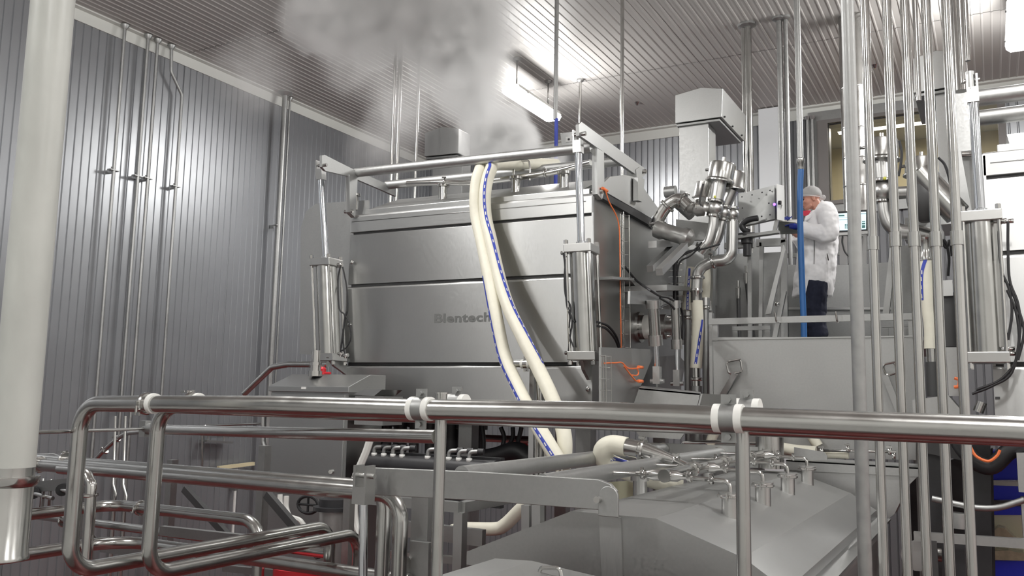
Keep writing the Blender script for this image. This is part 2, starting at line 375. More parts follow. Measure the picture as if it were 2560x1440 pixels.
lettering('lettering', 'Blentech', .115, lo, A.ex, V((0, 0, 1)), 'etch', T1, bold=.0035, fit=(hi-lo).length, spacing=1.05, label='etched word reading Blentech')
# lid: hipped hood, its end plate seen on the valve side
lid = [(.10, zt-.01), (.10, zt+.065), (.42, zt+.20), (.62, zt+.28), (1.15, zt+.33), (1.42, zt+.30), (1.62, zt+.24), (2.3, zt+.05), (2.3, zt-.01)]
lidp = part('lid', MB().prism([A.T(-WA+.16, y, z) for y, z in lid], A.ex*(WA-.30)), 'satin', T1)
part('lid_rim', MB().prism([A.T(-WA+.13, y, z) for y, z in ((.06, zt), (.06, zt+.055), (.075, zt+.06), (.12, zt+.06), (.12, zt))], A.ex*(WA-.2)), 'steel_h', T1, bevel=.004)
ep = [A.S(*q, .02) for q in ((1497, 470), (1525, 442), (1561, 437), (1583, 442), (1605, 464), (1622, 488), (1646, 521), (1628, 545))]
part('lid_end_plate', MB().prism(ep, A.ex*-.03), 'satin', T1)
ev = [A.S(*q, .05) for q in ((1503, 478), (1628, 545), (1652, 562), (1644, 574), (1500, 492))]
part('lid_gap_shade', MB().prism(ev, A.ex*-.05), 'black', T1)  # black strip standing in for the shaded gap below the lid
g_ = [A.S(*q, .035) for q in ((1583, 444), (1600, 449), (1594, 506), (1583, 502))]; part('gusset', MB().prism(g_, A.ex*.05), 'satin', T1)
# plate that stands out past the far edge of the front
bp = [A.F(*q, .45) for q in ((790, 509), (922, 500), (930, 900), (800, 889), (749, 884), (752, 570), (765, 528))]
part('wing_plate', MB().prism(bp, A.ey*.02), 'satin', T1)
# lift arms
def armset(xl, beam, leg, rods):
    ar = part('lift_arm', MB().prism([A.S(*q, xl) for q in beam], A.ex*.03), 'satin', T1)
    part('arm_leg', MB().prism([A.S(*q, xl+.002) for q in leg], A.ex*.05), 'satin', ar)
    for q in rods:
        c = A.S(*q[:2], xl); part('pivot_pin', MB().cyl(c-A.ex*.03, c+A.ex*.07, q[2], 10), 'tube', ar)
    return ar
armset(-WA+.02, ((799, 389), (806, 388), (886, 428), (985, 470), (985, 492), (950, 476), (870, 442), (808, 428), (799, 418)), ((864, 438), (884, 448), (878, 545), (864, 531)), ((868, 529, .018), (803, 414, .016)))
armset(.0, ((1439, 312), (1446, 306), (1603, 420), (1606, 438), (1596, 446), (1452, 347), (1440, 340)), ((1480, 372), (1497, 382), (1498, 478), (1492, 500), (1480, 486)), ((1488, 480, .02), (1599, 430, .022), (1446, 336, .018)))
cv = [A.S(*q, .04) for q in ((1590, 424), (1600, 417), (1606, 428), (1604, 452), (1592, 446))]; part('clevis', MB().prism(cv, A.ex*-.10), 'satin', T1)
tA = [A.S(889, 432, -WA+.02), A.S(1479, 369, .0)]; tB = [A.S(966, 463, -WA+.02), A.S(1572, 401, .0)]
for nm_, q in (('lift_tube', tA), ('lift_tube', tB)):
    part(nm_, MB().cyl(q[0], q[1], .047, 20), 'tubem', T1)
# pneumatic lift cylinders in front
def aircyl(fr, parent, top, bot, rodtop, yl, rad, wpx_side=1, plate=.27, lab=None):
    a, b, r_ = fr.F(*top, yl), fr.F(*bot, yl), fr.F(*rodtop, yl-.02)
    cy_ = part('air_cylinder', MB().lathe(b, a-b, [(0, rad), ((a-b).length, rad)], 26), 'tubed', parent, label=lab)
    d = (a-b).normalized(); L = (a-b).length
    for c, s_ in ((a, 1), (b, -1)):
        mb = MB().box(c+d*(s_*.03), (plate, plate*.92, .075), rot=Matrix((fr.ex, d.cross(fr.ex).normalized(), d)).transposed()); part('end_cap', mb, 'cast', cy_, bevel=.006)
    ty = d.cross(fr.ex).normalized()
    for sx in (-1, 1):
        for sy in (-1, 1):
            o_ = fr.ex*(sx*plate*.42)+ty*(sy*plate*.38); mb = MB().cyl(b+o_-d*.10, a+o_+d*.085, .013, 8); mb.lathe(a+o_+d*.065, d, [(0, .021), (.035, .021), (.04, .012)], 6); mb.lathe(b+o_-d*.105, d, [(0, .021), (.03, .021)], 6); part('tie_rod', mb, 'tube', cy_)
    mb = MB(); mb.lathe(a+d*.06, r_-a, [(0, .045), (.035, .045), (.04, .033), ((r_-a).length-.06, .033)], 18); part('rod', mb, 'chrome', cy_, label='chromed piston rod')
    e = (r_-a).normalized(); mb = MB().box(r_-e*.02, (.075, .075, .11), rot=Matrix((fr.ex, e.cross(fr.ex).normalized(), e)).transposed()); mb.box(r_+e*.07-fr.ex*.03, (.014, .068, .12), rot=Matrix((fr.ex, e.cross(fr.ex).normalized(), e)).transposed()); mb.box(r_+e*.07+fr.ex*.03, (.014, .068, .12), rot=Matrix((fr.ex, e.cross(fr.ex).normalized(), e)).transposed()); mb.cyl(r_+e*.09-fr.ex*.05, r_+e*.09+fr.ex*.05, .016, 10)
    part('rod_clevis', mb, 'cast', cy_)
    return a, b
ca, cb = aircyl(A, T1, (1454, 632), (1464, 882), (1445, 362), -.20, .105, plate=.25)
da, db = aircyl(A, T1, (816, 665), (825, 886), (802, 432), -.20, .105, plate=.25)
part('cylinder_mount', MB().prism([A.S(*q, -.02) for q in ((1456, 893), (1500, 896), (1500, 1000), (1480, 960), (1462, 925))], A.ex*-.03), 'satin', T1)
part('cylinder_mount', MB().prism([A.S(*q, -WA+.02) for q in ((815, 893), (862, 896), (862, 938), (830, 915))], A.ex*.03), 'satin', T1)
# air lines on the cylinders
def cable(name, label, cat, pts, r, mat='black', parent=None, n=8, ff=None):
    mb = MB().tube(smooth(pts, 6), r, n)
    if parent is not None: return part(name, mb, mat, parent)
    return solo(name, label, cat, mb, mat)
def fq(seq, yl, fr=A): return [fr.F(*q, yl) for q in seq]
for seq in (((1408, 632), (1412, 660), (1416, 720), (1418, 760), (1430, 800), (1424, 850), (1421, 880)), ((1416, 640), (1411, 690), (1414, 740), (1427, 770), (1422, 830), (1434, 868)), ((1411, 636), (1414, 700), (1416, 755), (1423, 785), (1436, 805))):
    cable('air_line', None, None, fq(seq, -.30), .0075, parent=T1)
for seq in (((851, 665), (845, 700), (848, 770), (862, 790), (856, 840), (851, 880)), ((857, 668), (867, 720), (869, 775), (861, 800), (858, 850), (862, 884)), ((862, 785), (874, 810), (877, 845), (866, 868), (853, 878)), ((866, 780), (858, 830), (853, 870))):
    cable('air_line', None, None, fq(seq, -.30), .0075, parent=T1)
for q in ((1411, 632), (850, 662), (852, 884), (864, 888), (1421, 882)):
    c = A.F(*q, -.28); part('air_fitting', MB().cyl(c-A.ex*.03, c+A.ex*.03, .017, 8).cyl(c-V((0, 0, .03)), c+V((0, 0, .01)), .014, 8), 'tube', T1)
# nozzle ports and handle standing on the lid
for px_, py_, yl in ((887, 478, .35), (1108, 458, .35), (1325, 418, .9), (1410, 442, .35), (1290, 440, .35)):
    c = A.F(px_, py_, yl); c.z = CZ+zt+.14; part('spray_port', MB().lathe(c, (0, 0, 1), [(0, .045), (.15, .045), (.15, .065), (.175, .065), (.175, .03)], 14), 'tube', T1)
hp = [A.F(*q, .5) for q in ((1284, 425), (1287, 403), (1322, 401), (1325, 422))]; hp = [hp[0]-V((0, 0, .12))]+hp+[hp[-1]-V((0, 0, .12))]
part('handle', MB().tube(fillet(hp, .03, 4), .011, 8), 'tube', T1)
mp = [A.T(-2.2, .33, zt+.36), A.T(-1.75, .33, zt+.33), A.T(-1.45, .45, zt+.33), A.T(-.7, .5, zt+.36), A.T(-.2, .42, zt+.40)]
part('spray_manifold', MB().tube(smooth(mp, 5), .03, 10), 'tube', T1)
for k in (1, 2, 3): part('tri_clamp', clamp_mb(mp[k], mp[k+1]-mp[k], .03), 'tube', T1)
# parts on the side that faces the valves
side = lambda q, xl=.03: A.S(*q, xl)
part('side_shelf', MB().prism([side(q, 0) for q in ((1490, 693), (1545, 697), (1545, 703), (1490, 700))], A.ex*.16), 'satin', T1)
part('side_rib', MB().prism([side(q, 0) for q in ((1545, 700), (1585, 712), (1585, 722), (1560, 718))], A.ex*.12), 'satin', T1)
ba = [side(q, .42) for q in ((1570, 728), (1632, 726), (1648, 745), (1648, 762), (1569, 760))]; part('bearing_bracket', MB().prism(ba, A.ex*.02).prism([side(q, .02) for q in ((1560, 716), (1640, 722), (1640, 730), (1560, 730))], A.ex*.42), 'satin', T1)
bb = [side(q, .42) for q in ((1652, 742), (1672, 741), (1690, 758), (1688, 775), (1652, 772))]; part('bearing_bracket', MB().prism(bb, A.ex*.02), 'satin', T1)
for (cx_, cy_, r0, xw) in ((1597, 818, .155, .0), (1664, 818, .12, .0)):
    c = side((cx_, cy_), xw); h = part('shaft_hub', MB().lathe(c, A.ex, [(0, r0), (.03, r0), (.03, r0*.8), (.07, r0*.8)], 26), 'tube', T1)
    part('shaft_seal', MB().lathe(c+A.ex*.07, A.ex, [(0, r0*.78), (.09, r0*.78)], 24), 'white', h, label='white plastic seal ring')
    part('bearing', MB().lathe(c+A.ex*.16, A.ex, [(0, r0*.5), (.06, r0*.55), (.06, r0*.8), (.13, r0*.8), (.13, r0*.4), (.26, r0*.4)], 20), 'cast', h)
    part('bolt', MB().cyl(c+A.ex*.2+V((0, 0, r0*.6)), c+A.ex*.33+V((0, 0, r0*.6)), .014, 6).cyl(c+A.ex*.2-V((0, 0, r0*.6)), c+A.ex*.33-V((0, 0, r0*.6)), .014, 6), 'tube', h)
for (a_, b_, c_, w_) in (((1633, 762), (1639, 852), (1643, 938), .05), ((1688, 762), (1692, 862), (1693, 945), .042)):
    pa, pb, pc = side(a_, .5), side(b_, .5), side(c_, .5); q = part('gate_cylinder', MB().cyl(pa, pb, w_, 16), 'tubed', T1)
    part('rod', MB().cyl(pb, pc, .022, 12), 'chrome', q); part('end_cap', MB().lathe(pb-(pb-pa).normalized()*.05, pb-pa, [(0, w_*1.25), (.09, w_*1.25)], 12), 'cast', q); part('end_cap', MB().lathe(pa-(pb-pa).normalized()*.04, pb-pa, [(0, w_*1.25), (.07, w_*1.25)], 12), 'cast', q)
    part('clevis', MB().box(pc, (.06, .07, .15), rz=A.rz).cyl(pc-A.ex*.06-V((0, 0, .05)), pc+A.ex*.06-V((0, 0, .05)), .02, 10), 'satin', q)
c1 = [side(q, .30) for q in ((1497, 868), (1620, 873), (1628, 888), (1580, 1005), (1530, 1060), (1497, 1040))]; part('chute_cheek', MB().prism(c1, A.ex*.02), 'satin', T1)
c2 = [side(q, .16) for q in ((1640, 892), (1692, 888), (1709, 906), (1695, 990), (1640, 990))]; part('chute_cheek', MB().prism(c2, A.ex*.02), 'satin', T1)
ch = MB(); q0 = [PY(*q, 6.9) for q in ((1598, 970), (1750, 984), (1735, 1052), (1700, 1098), (1600, 1092), (1570, 1050))]; ch.prism(q0, (0, .02, 0)); ch.prism([PY(1598, 970, 6.9), PY(1750, 984, 6.9), PY(1752, 980, 7.5), PY(1604, 964, 7.5)], (0, 0, -.012)); part('discharge_chute', ch, 'satin', T1)
part('chute_cheek', MB().prism([PY(1735, 1052, 6.9), PY(1752, 984, 6.9), PY(1752, 984, 6.9)+V((0, .6, 0)), PY(1735, 1052, 6.9)+V((0, .6, 0))], (.015, 0, 0)), 'satin', T1)
# wire cable basket with cables
def basket(fr, xl, y0px, y1px, w0, n_):
    top, bot = fr.S(*y0px, xl), fr.S(*y1px, xl); d = bot-top; mb = MB()
    for k in range(4): o_ = fr.ey*(w0*(k/3-.5)) + fr.ex*(.05*(k in (0, 3))); mb.cyl(top+o_, bot+o_, .0035, 5)
    for k in range(n_):
        p = top+d*(k/(n_-1)); mb.tube([p-fr.ey*w0/2+fr.ex*.05, p-fr.ey*w0/2, p+fr.ey*w0/2, p+fr.ey*w0/2+fr.ex*.05], .003, 5)
    return mb
part('cable_basket', basket(A, .06, (1553, 535), (1556, 868), .16, 11), 'tube', T1)
part('cable_basket', basket(A, .32, (1506, 890), (1507, 1005), .12, 5), 'tube', T1)
cable('signal_cable', None, None, [A.S(*q, .09) for q in ((1513, 474), (1523, 505), (1546, 556), (1550, 640), (1551, 760), (1553, 850), (1552, 872), (1546, 888), (1530, 897), (1512, 908), (1507, 930))], .006, 'orange', T1)
cable('signal_cable', None, None, [A.S(*q, .36) for q in ((1512, 908), (1540, 907), (1555, 907), (1570, 920), (1590, 921), (1600, 918))], .006, 'orange', T1)
cable('signal_cable', None, None, [A.S(*q, .36) for q in ((1560, 915), (1575, 935), (1590, 952), (1600, 953))], .006, 'orange', T1)
cable('signal_cable', None, None, [A.S(*q, .36) for q in ((1592, 920), (1596, 930), (1593, 938), (1578, 938))], .006, 'orange', T1)
for q in ((1601, 918), (1601, 953), (1512, 474)):
    c = A.S(*q, .36 if q[1] > 500 else .07); part('sensor_plug', MB().cyl(c-A.ey*.06, c+A.ey*.06, .014, 8), 'orange', T1)
for seq in (((1563, 668), (1590, 700), (1620, 722), (1650, 740), (1672, 745), (1700, 765), (1708, 800), (1708, 850)), ((1494, 805), (1520, 815), (1540, 840), (1549, 868)), ((1494, 815), (1516, 822), (1536, 845), (1547, 870)), ((1650, 745), (1680, 765), (1698, 800), (1705, 845)), ((1640, 790), (1650, 770), (1668, 762)), ((1553, 880), (1535, 900), (1512, 920), (1500, 960), (1500, 1020))):
    cable('air_line', None, None, [A.S(*q, .5 if q[0] > 1600 else .1) for q in seq], .011, parent=T1)
# support frame of the manifold under the valves
fr_ = [A.S(*q, .28) for q in ((1621, 603), (1728, 598), (1745, 612), (1621, 620))]; part('bracket_beam', MB().prism(fr_, A.ex*.08), 'satin', T1)
part('bracket_brace', MB().beam(A.S(1625, 672, .32), A.S(1690, 610, .32), .06, .06), 'satin', T1); part('bracket_brace', MB().beam(A.S(1648, 680, .6), A.S(1712, 615, .6), .06, .06), 'satin', T1)
# legs and the dark machinery frame below
for x in (-WA+.12, -WA/2, -.14):
    part('leg', MB().box(A.T(x, .2, (z3-3.4)/2), (.14, .14, z3+3.4), rz=A.rz), 'dull', T1); part('leg', MB().box(A.T(x, 2.5, (z3-3.4)/2), (.14, .14, z3+3.4), rz=A.rz), 'dull', T1)
# ================================================================ walkway and product pipes in front
walk = struct(part('trim_4', MB().span((-6.5, -3, 0), (3.5, 1.75, CZ-1.62)), 'deckplate'))   # raised walkway out of view, decked grey for the pipes' reflections
UP = V((0, 0, 1))
rr = .0370
R1 = [PY(2900, 1097, 2.65), PY(2518, 1075, 2.65), PY(2205, 1063, 2.65), PY(1822, 1047, 2.65), PY(1489, 1032, 2.65), PY(1081, 1024, 2.65), PY(677, 1012, 2.65), PY(412, 1010, 2.65)]
c1 = PY(204, 1009, 2.65); zb = PY(176, 1432, 2.65).z; b1 = V((c1.x, 2.65, zb)); e1 = PX(826, 1322, c1.x); e1.z = zb
t = pipe('product_pipe', 'nearest polished rail-high steel product pipe, looping down beside the fat grey pipe', 'pipe', R1+[c1, b1, e1, e1-V((0, 0, 1.0))], rr, 'tubed', .13, 'sanitary product pipes', 20,
    hangers=[(PY(1053, 1022, 2.65), V((1, 0, 0))), (PY(1822, 1046, 2.65), V((1, 0, 0)))], clamps=[(PY(366, 1009, 2.65), V((1, 0, 0)), V((-.2, -1, 0)))])
part('gasket', MB().lathe(PY(380, 1009, 2.65), (1, 0, 0), [(0, rr), (0, rr*1.22), (.02, rr*1.22), (.02, rr)], 20), 'white', t, label='white plastic gasket ring')
Y2 = 3.0; c2 = PY(398, 1007, Y2); zb2 = PY(362, 1436, Y2).z; b2 = V((c2.x, Y2, zb2)); e2 = PX(897, 1334, c2.x); e2.z = zb2
zr = c2.z-.012
t = pipe('product_pipe', 'twin steel product pipe running just behind the nearest rail-high pipe', 'pipe', [V((3.6, Y2, zr-.05)), V((0, Y2, zr-.01)), V((c2.x, Y2, zr)), b2, e2, e2-V((0, 0, 1.0))], rr, 'tubed', .13, 'sanitary product pipes', 20,
    hangers=[(PY(1142, 1012, Y2), V((1, 0, 0))), (PY(1868, 1028, Y2), V((1, 0, 0)))], clamps=[(PY(478, 1006, Y2), V((1, 0, 0)))])
part('gasket', MB().lathe(PY(492, 1006, Y2), (1, 0, 0), [(0, rr), (0, rr*1.22), (.02, rr*1.22), (.02, rr)], 20), 'white', t, label='white plastic gasket ring')
# rail posts
for px_, py_, y_, top_, lab in ((1098, 1200, 2.83, 982, 'brushed steel rail post with a flat cap, holding a lower crossbar'), (1858, 1250, 2.83, 1070, 'brushed steel rail post in front of the trough lid')):
    p = PY(px_, py_, y_); zt_ = PY(px_, top_, y_).z; t = thing('rail_post', lab, 'post', (p.x, p.y, 0), 'rail posts')
    part('tube', MB().cyl((p.x, p.y, 0), (p.x, p.y, zt_), .0225, 20), 'tubed', t); part('cap', MB().lathe((p.x, p.y, zt_-.004), UP, [(0, .027), (.006, .027), (.006, .015)], 18), 'tube', t)
    part('base_flange', MB().lathe((p.x, p.y, 0), UP, [(0, .06), (.012, .06), (.012, .024)], 18), 'tubed', t)
a, b, c = PY(1091, 1092, 2.83), PY(410, 1074, 3.4), PY(366, 1072, 3.44)
t = thing('cross_pipe', 'straight steel crossbar pipe welded to the post under the rail-high pipes', 'pipe', a)
part('tube', MB().cyl(a, b, .027, 18), 'tubed', t); part('sleeve', MB().cyl(b+(b-a).normalized()*-.02, c, .032, 16), 'dull', t)
d_ = PY(84, 1081, 2.35); part('thin_rod', MB().cyl(c, d_, .009, 10), 'tube', t); q = PY(356, 1064, 3.44); part('sleeve_nut', MB().box(c, (.05, .06, .09)), 'dull', t)
# fat welded pipe standing close by
p = PY(69, 720, 2.1); r6 = .083; zb = PY(30, 1402, 2.1).z; zf = PY(36, 1168, 2.1).z
t = thing('fat_pipe', 'fat pale grey vertical steel pipe with faint stencilled lettering and a ringed polished foot', 'pipe', (p.x, p.y, zb))
part('tube', MB().lathe((p.x, p.y, zf), UP, [(0, r6), (H-zf, r6)], 36), 'pvc', t)
part('polished_foot', MB().lathe((p.x, p.y, zb), UP, [(0, r6*1.06), (.012, r6*1.06), (.02, r6*1.0), (zf-zb, r6*1.0)], 36), 'tubed', t, label='polished steel lower length of the pipe')
part('ring', MB().lathe((p.x, p.y, zf-.055), UP, [(-.02, r6), (-.018, r6*1.08), (.0, r6*1.24), (.022, r6*1.24), (.022, r6)], 36), 'tube', t)
br = PY(20, 1300, 2.1).z; part('branch_stub', MB().tube([(p.x, p.y, br), (p.x-.45, p.y-.12, br-.01)], .055, 20), 'tubed', t)
vs, fs = text_mesh("FELKER 304N WELD 6 SCH 10S A312 TP304L HT.   FELKER STEEL 0479 6291 (800)    FELKER 304N WELD 6 SCH 10S A312 TP304L HT.  (800) 0479", .0115, 0, .0002, 1.15); m = MB()
to = V((0, 0, 0))-p; to.z = 0; th0 = math.atan2(-p.y, -p.x)-.62
ws = 1.25
for v in vs:
    a_ = th0+v.y/(r6+.0006); m.v.append((p.x+math.cos(a_)*(r6+.0012), p.y+math.sin(a_)*(r6+.0012), H-.15-v.x*ws))
m.f = fs; m.sm = [False]*len(fs); part('lettering', m, 'ink', t, label='faint dark stencilled lettering down the pipe')
# pipe pairs running along the hall
def xr(y, seq): return [PY(*q, y) for q in seq]
pa = xr(4.05, ((-120, 1141), (890, 1233)))
pa[1].z = pa[0].z = (pa[0].z+pa[1].z)/2; el = PY(1003, 1250, 4.05); el.z = pa[0].z
pipe('wash_pipe', 'polished pipe bending down in an elbow beside the chromed lift rod', 'pipe', [pa[0], el, el-V((0, 0, 1.3))], .044, 'tubed', .14, 'sanitary product pipes', 18, clamps=[(PY(100, 1161, 4.05), V((1, 0, 0)), V((0, -1, .2)))])
zz = pa[0].z; el = PY(962, 1238, 4.2); el.z = zz+.015; st = PY(-60, 1140, 4.2); st.z = zz+.015
pipe('wash_pipe', 'polished pipe close behind the one with the elbow, bending down first', 'pipe', [st, el, el-V((0, 0, 1.3))], .044, 'tubed', .12, 'sanitary product pipes', 18, clamps=[(PY(163, 1150, 4.2), V((1, 0, 0)))])
def turnpipe(name, label, y, seq, r, xturn, down=0., mat='tubed', clamps=()):  # along +Y to the corner, then along +X
    co = PY(*xturn, y); s = PX(*seq[0], co.x); s.z = co.z; e = PY(*seq[1], y); e.z = co.z; pts = [s, co, e]
    if down: pts.append(e-V((0, 0, down)))
    cl = [(PY(q[0], q[1], y), V((1, 0, 0)), V((0, -1, .3))) for q in clamps]
    return pipe(name, label, 'pipe', pts, r, mat, .3 if not down else .16, 'sanitary product pipes', 16, clamps=cl)
turnpipe('wash_pipe', 'steel pipe sweeping round a bend and dropping near the wall squeegee', 4.62, ((-40, 1302), (652, 1297)), .043, (285, 1262), 1.2, clamps=((351, 1270),))
turnpipe('wash_pipe', 'lowest sweeping steel pipe, clamped at its bend, running under the slanting twin pipes', 4.32, ((-40, 1402), (1026, 1418)), .043, (300, 1350), clamps=((226, 1357), (1012, 1416)))
p1, p2 = PY(205, 1309, 4.9), PY(360, 1324, 4.9); p1.x -= 1.2
pipe('wash_pipe', 'dull pipe with a gasketed joint between the two sweeping pipes', 'pipe', [V((p1.x, 4.9, p2.z)), V((p2.x+1.9, 4.9, p2.z))], .034, 'tubed', 0, 'sanitary product pipes', 14, clamps=[(PY(157, 1304, 4.9), V((1, 0, 0)))])
p1, p2 = PY(-40, 1172, 4.3), PY(560, 1216, 4.3)
pipe('wash_pipe', 'thin reddish-lit pipe tucked below the pair of straight pipes', 'pipe', [V((p1.x, 4.3, p2.z+.02)), V((p2.x, 4.3, p2.z+.02))], .024, 'tubed', 0, 'sanitary product pipes', 12)
# round outlet bend with a clamp hanging by the vertical loops
pp_ = [PY(*q, 3.6) for q in ((150, 1172), (196, 1178), (222, 1200), (224, 1290))]
pipe('outlet_bend', 'short polished bend with a clamp, hanging beside the first loop', 'pipe', smooth(pp_+[V((pp_[-1].x, pp_[-1].y, CZ-2.2))], 5), .034, 'tube', 0, None, 14, clamps=[(PY(224, 1238, 3.6), UP)])
# small wall-side pipework between fat pipe and loops
pp_ = [PY(*q, 5.6) for q in ((-30, 1140), (135, 1136), (158, 1145))]; pipe('thin_pipe', 'thin bright bent pipe end above the straight pipe pair', 'pipe', pp_, .014, 'tube', .05)
pp_ = [PY(205, 1185, 6.6)-V((0, 0, 2.6)), PY(205, 1185, 6.6)-V((0, 0, .2))]+[PY(*q, 6.6) for q in ((230, 1160), (300, 1092), (345, 1080), (372, 1078))]
pipe('drain_pipe', 'slanting polished pipe with two clamp rings near the hall wall', 'pipe', smooth(pp_, 5), .026, 'tube', 0, None, 12, clamps=[(PY(264, 1128, 6.6), PY(300, 1092, 6.6)-PY(240, 1150, 6.6)), (PY(294, 1098, 6.6), PY(300, 1092, 6.6)-PY(240, 1150, 6.6))])
pa = PY(-40, 1004, 7.6); pb = PY(660, 1001, 7.6); pipe('rail_pipe', 'dark level pipe crossing in front of the hall wall behind the fat pipe', 'pipe', [pa, pb], .032, 'dull', 0, None, 12)
# manifold beam with little cocks
t = thing('valve_rack', 'short steel channel carrying small clamped sample cocks by the fat pipe', 'rack', PY(120, 1225, 4.7))
pb_ = PY(214, 1205, 4.7); part('upright', MB().span((pb_.x-.03, 4.68, 0), (pb_.x+.03, 4.74, pb_.z)), 'dull', t)
part('channel', MB().beam(PY(60, 1221, 4.7), PY(215, 1205, 4.7), .05, .09), 'dull', t)
for q in ((82, 1233), (155, 1225)):
    c = PY(*q, 4.62); part('cock_flange', MB().cyl(c, c+V((-.05, .05, 0)), .05, 16), 'black', t); h_ = part('cock', MB().cyl(c, c+V((.30, -.02, -.02)), .017, 10), 'tube', t); part('wing_nut', MB().beam(c+V((.2, -.04, .03)), c+V((.2, -.04, -.10)), .012, .022), 'tube', h_)
for q in ((108, 1196), (128, 1198)):
    c = PY(*q, 4.7); part('hanger_rod', MB().cyl(c, c-V((0, 0, .25)), .012, 8), 'dull', t)
# steel stand under those pipes
t = thing('pipe_stand', 'square-tube pipe stand with diagonal braces near the hall wall', 'stand', PY(600, 1400, 5.2))
for q in ((640, 1215), (640, 1190)):
    pass
p = PY(655, 1260, 5.2); part('upright', MB().box((p.x, p.y, p.z-.7), (.07, .07, 2.3)), 'dull', t); pq = PY(425, 1260, 6.4); part('upright', MB().box((pq.x, pq.y, pq.z-.7), (.08, .08, 2.3)), 'dull', t)
part('brace', MB().beam(PY(668, 1236, 5.15), PY(800, 1390, 5.15), .05, .06), 'dark', t); part('brace', MB().beam(PY(462, 1222, 5.6), PY(610, 1385, 5.6), .05, .06), 'dark', t)
part('crossbar', MB().beam(PY(405, 1326, 4.75), PY(640, 1352, 4.75), .05, .07), 'dull', t); part('crossbar', MB().beam(PY(560, 1420, 5.2), PY(848, 1447, 5.2), .04, .05), 'dull', t); part('crossbar', MB().beam(PY(255, 1370, 4.8), PY(430, 1392, 4.8), .04, .06), 'dull', t)
part('upright', MB().beam(PY(222, 1340, 4.8), PY(216, 1440, 4.8), .07, .07, (1, 0, 0)), 'dull', t)
# braided drain hoses hanging by the loops
for q0, q1, q2, lab in (((283, 1210), (290, 1235), (287, 1252), 'thin steel tube nearer the fat pipe, kinked above the sweeping pipe'), ((308, 1210), (316, 1240), (312, 1275), 'thin steel tube farther from the fat pipe, kinked above the sweeping pipe')):
    solo('thin_tube', lab, 'pipe', MB().tube([PY(*q, 6.0) for q in ((q0[0]+6, q0[1]-170), q0, q1, q2, (q2[0]-8, q2[1]+140))]+[V((PY(q2[0]-8, q2[1]+140, 6.0).x, 6.0, 0))], .014, 8), 'tube')
# squeegee on the wall
t = thing('squeegee', 'floor squeegee hanging head-up on the hall wall', 'squeegee', PX(590, 1300, X0+.08)); a, b = PX(545, 1170, X0+.1), PX(634, 1159, X0+.1)
part('head', MB().beam(a, b, .05, .05), 'cream', t, label='pale foam squeegee head'); c = PX(591, 1172, X0+.1); part('pole', MB().cyl(c, c-V((0, 0, 1.3)), .02, 10), 'label', t); part('wall_hook', MB().beam(c-V((.092, 0, .3)), c-V((-.02, 0, .3)), .05, .03), 'dull', t)
# small shelf fixed on the wall
t = thing('wall_shelf', 'small steel shelf on the hall wall under a thin pipe', 'shelf', PX(525, 1100, X0+.1)); part('tray', MB().beam(PX(508, 1102, X0+.12), PX(573, 1106, X0+.12), .16, .03), 'dull', t); part('peg', MB().cyl(PX(520, 1104, X0+.06), PX(520, 1086, X0+.06), .012), 'tube', t); part('peg', MB().cyl(PX(560, 1106, X0+.06), PX(560, 1090, X0+.06), .012), 'tube', t)
pp_ = [PX(*q, X0+.14) for q in ((505, 1180), (506, 1064), (570, 1062), (665, 1058))]; pipe('thin_pipe', 'thin service pipe running along the hall wall to the control cabinet', 'pipe', pp_, .018, 'tube', .06)
# ================================================================ bundle of tall shiny pipes
G5 = 'tall shiny vertical pipes'
for k, (px_, zs) in enumerate(((2180.5, (592, 625)), (2237, (581, 617)), (2283.6, (581, 617)), (2338, (581, 617)), (2390.5, (578, 613)))):
    lab = ['shiny vertical pipe nearest the matt grey pipe', 'second shiny vertical pipe from the matt grey pipe', 'middle one of the five shiny vertical pipes', 'fourth shiny vertical pipe from the matt grey pipe', 'shiny vertical pipe nearest the second lift cylinder'][k]
    p = PY(px_, 560, 4.6); t = thing('tall_pipe', lab, 'pipe', (p.x, p.y, 0), G5)
    part('tube', MB().cyl((p.x, p.y, 0), (p.x, p.y, H), .0225, 20), 'tube', t)
    z0_, z1_ = PY(px_, zs[1], 4.6).z, PY(px_, zs[0], 4.6).z; part('coupling', MB().lathe((p.x, p.y, z0_), UP, [(0, .0225), (0, .029), (z1_-z0_, .029), (z1_-z0_, .0225)], 20), 'tubed', t)
p = PY(2137, 600, 3.6); solo('matt_pipe', 'matt grey galvanised vertical pipe in front of the shiny pipe bundle', 'pipe', MB().cyl((p.x, p.y, CZ-3.4), (p.x, p.y, H), .0255, 20), 'galv')
# ================================================================ pipes on walls and from the ceiling
def wallpipe(lab, top, bot, r, clip, kink=None, xo=.12):
    x = X0+xo; a, b = PX(*top, x), PX(*bot, x); a.z = H-.02; t = thing('wall_pipe', lab, 'pipe', (a.x, a.y, 0), 'pipes down the hall wall')
    pts = [a, V((a.x, a.y, .3))] if not kink else [a, PX(*kink[0], x), PX(*kink[1], x), V((x, PX(*kink[1], x).y, .3))]
    part('tube', MB().tube(fillet(pts, .08, 4), r, 12), 'galv', t); part('collar', MB().lathe(a-V((0, 0, .05)), UP, [(0, r*1.2), (.05, r*2.6), (.06, r*2.6)], 14), 'galv', t)
    if clip:
        c = PX(*clip, x); y_ = (PX(*kink[1], x).y if kink else a.y); part('pipe_clip', MB().box((x-.01, y_, c.z), (.07, .13, .014)).box((X0+.05, y_+.03, c.z), (.10, .02, .05)).cyl((x+.02, y_-.05, c.z-.03), (x+.02, y_-.05, c.z+.03), .008, 6), 'dull', t)
wallpipe('thin wall pipe closest to the fat grey pipe', (312, 72), (230, 990), .022, (272, 422))
wallpipe('thin wall pipe in the middle pair, on the fat pipe side', (370, 97), (300, 990), .022, (334, 437))
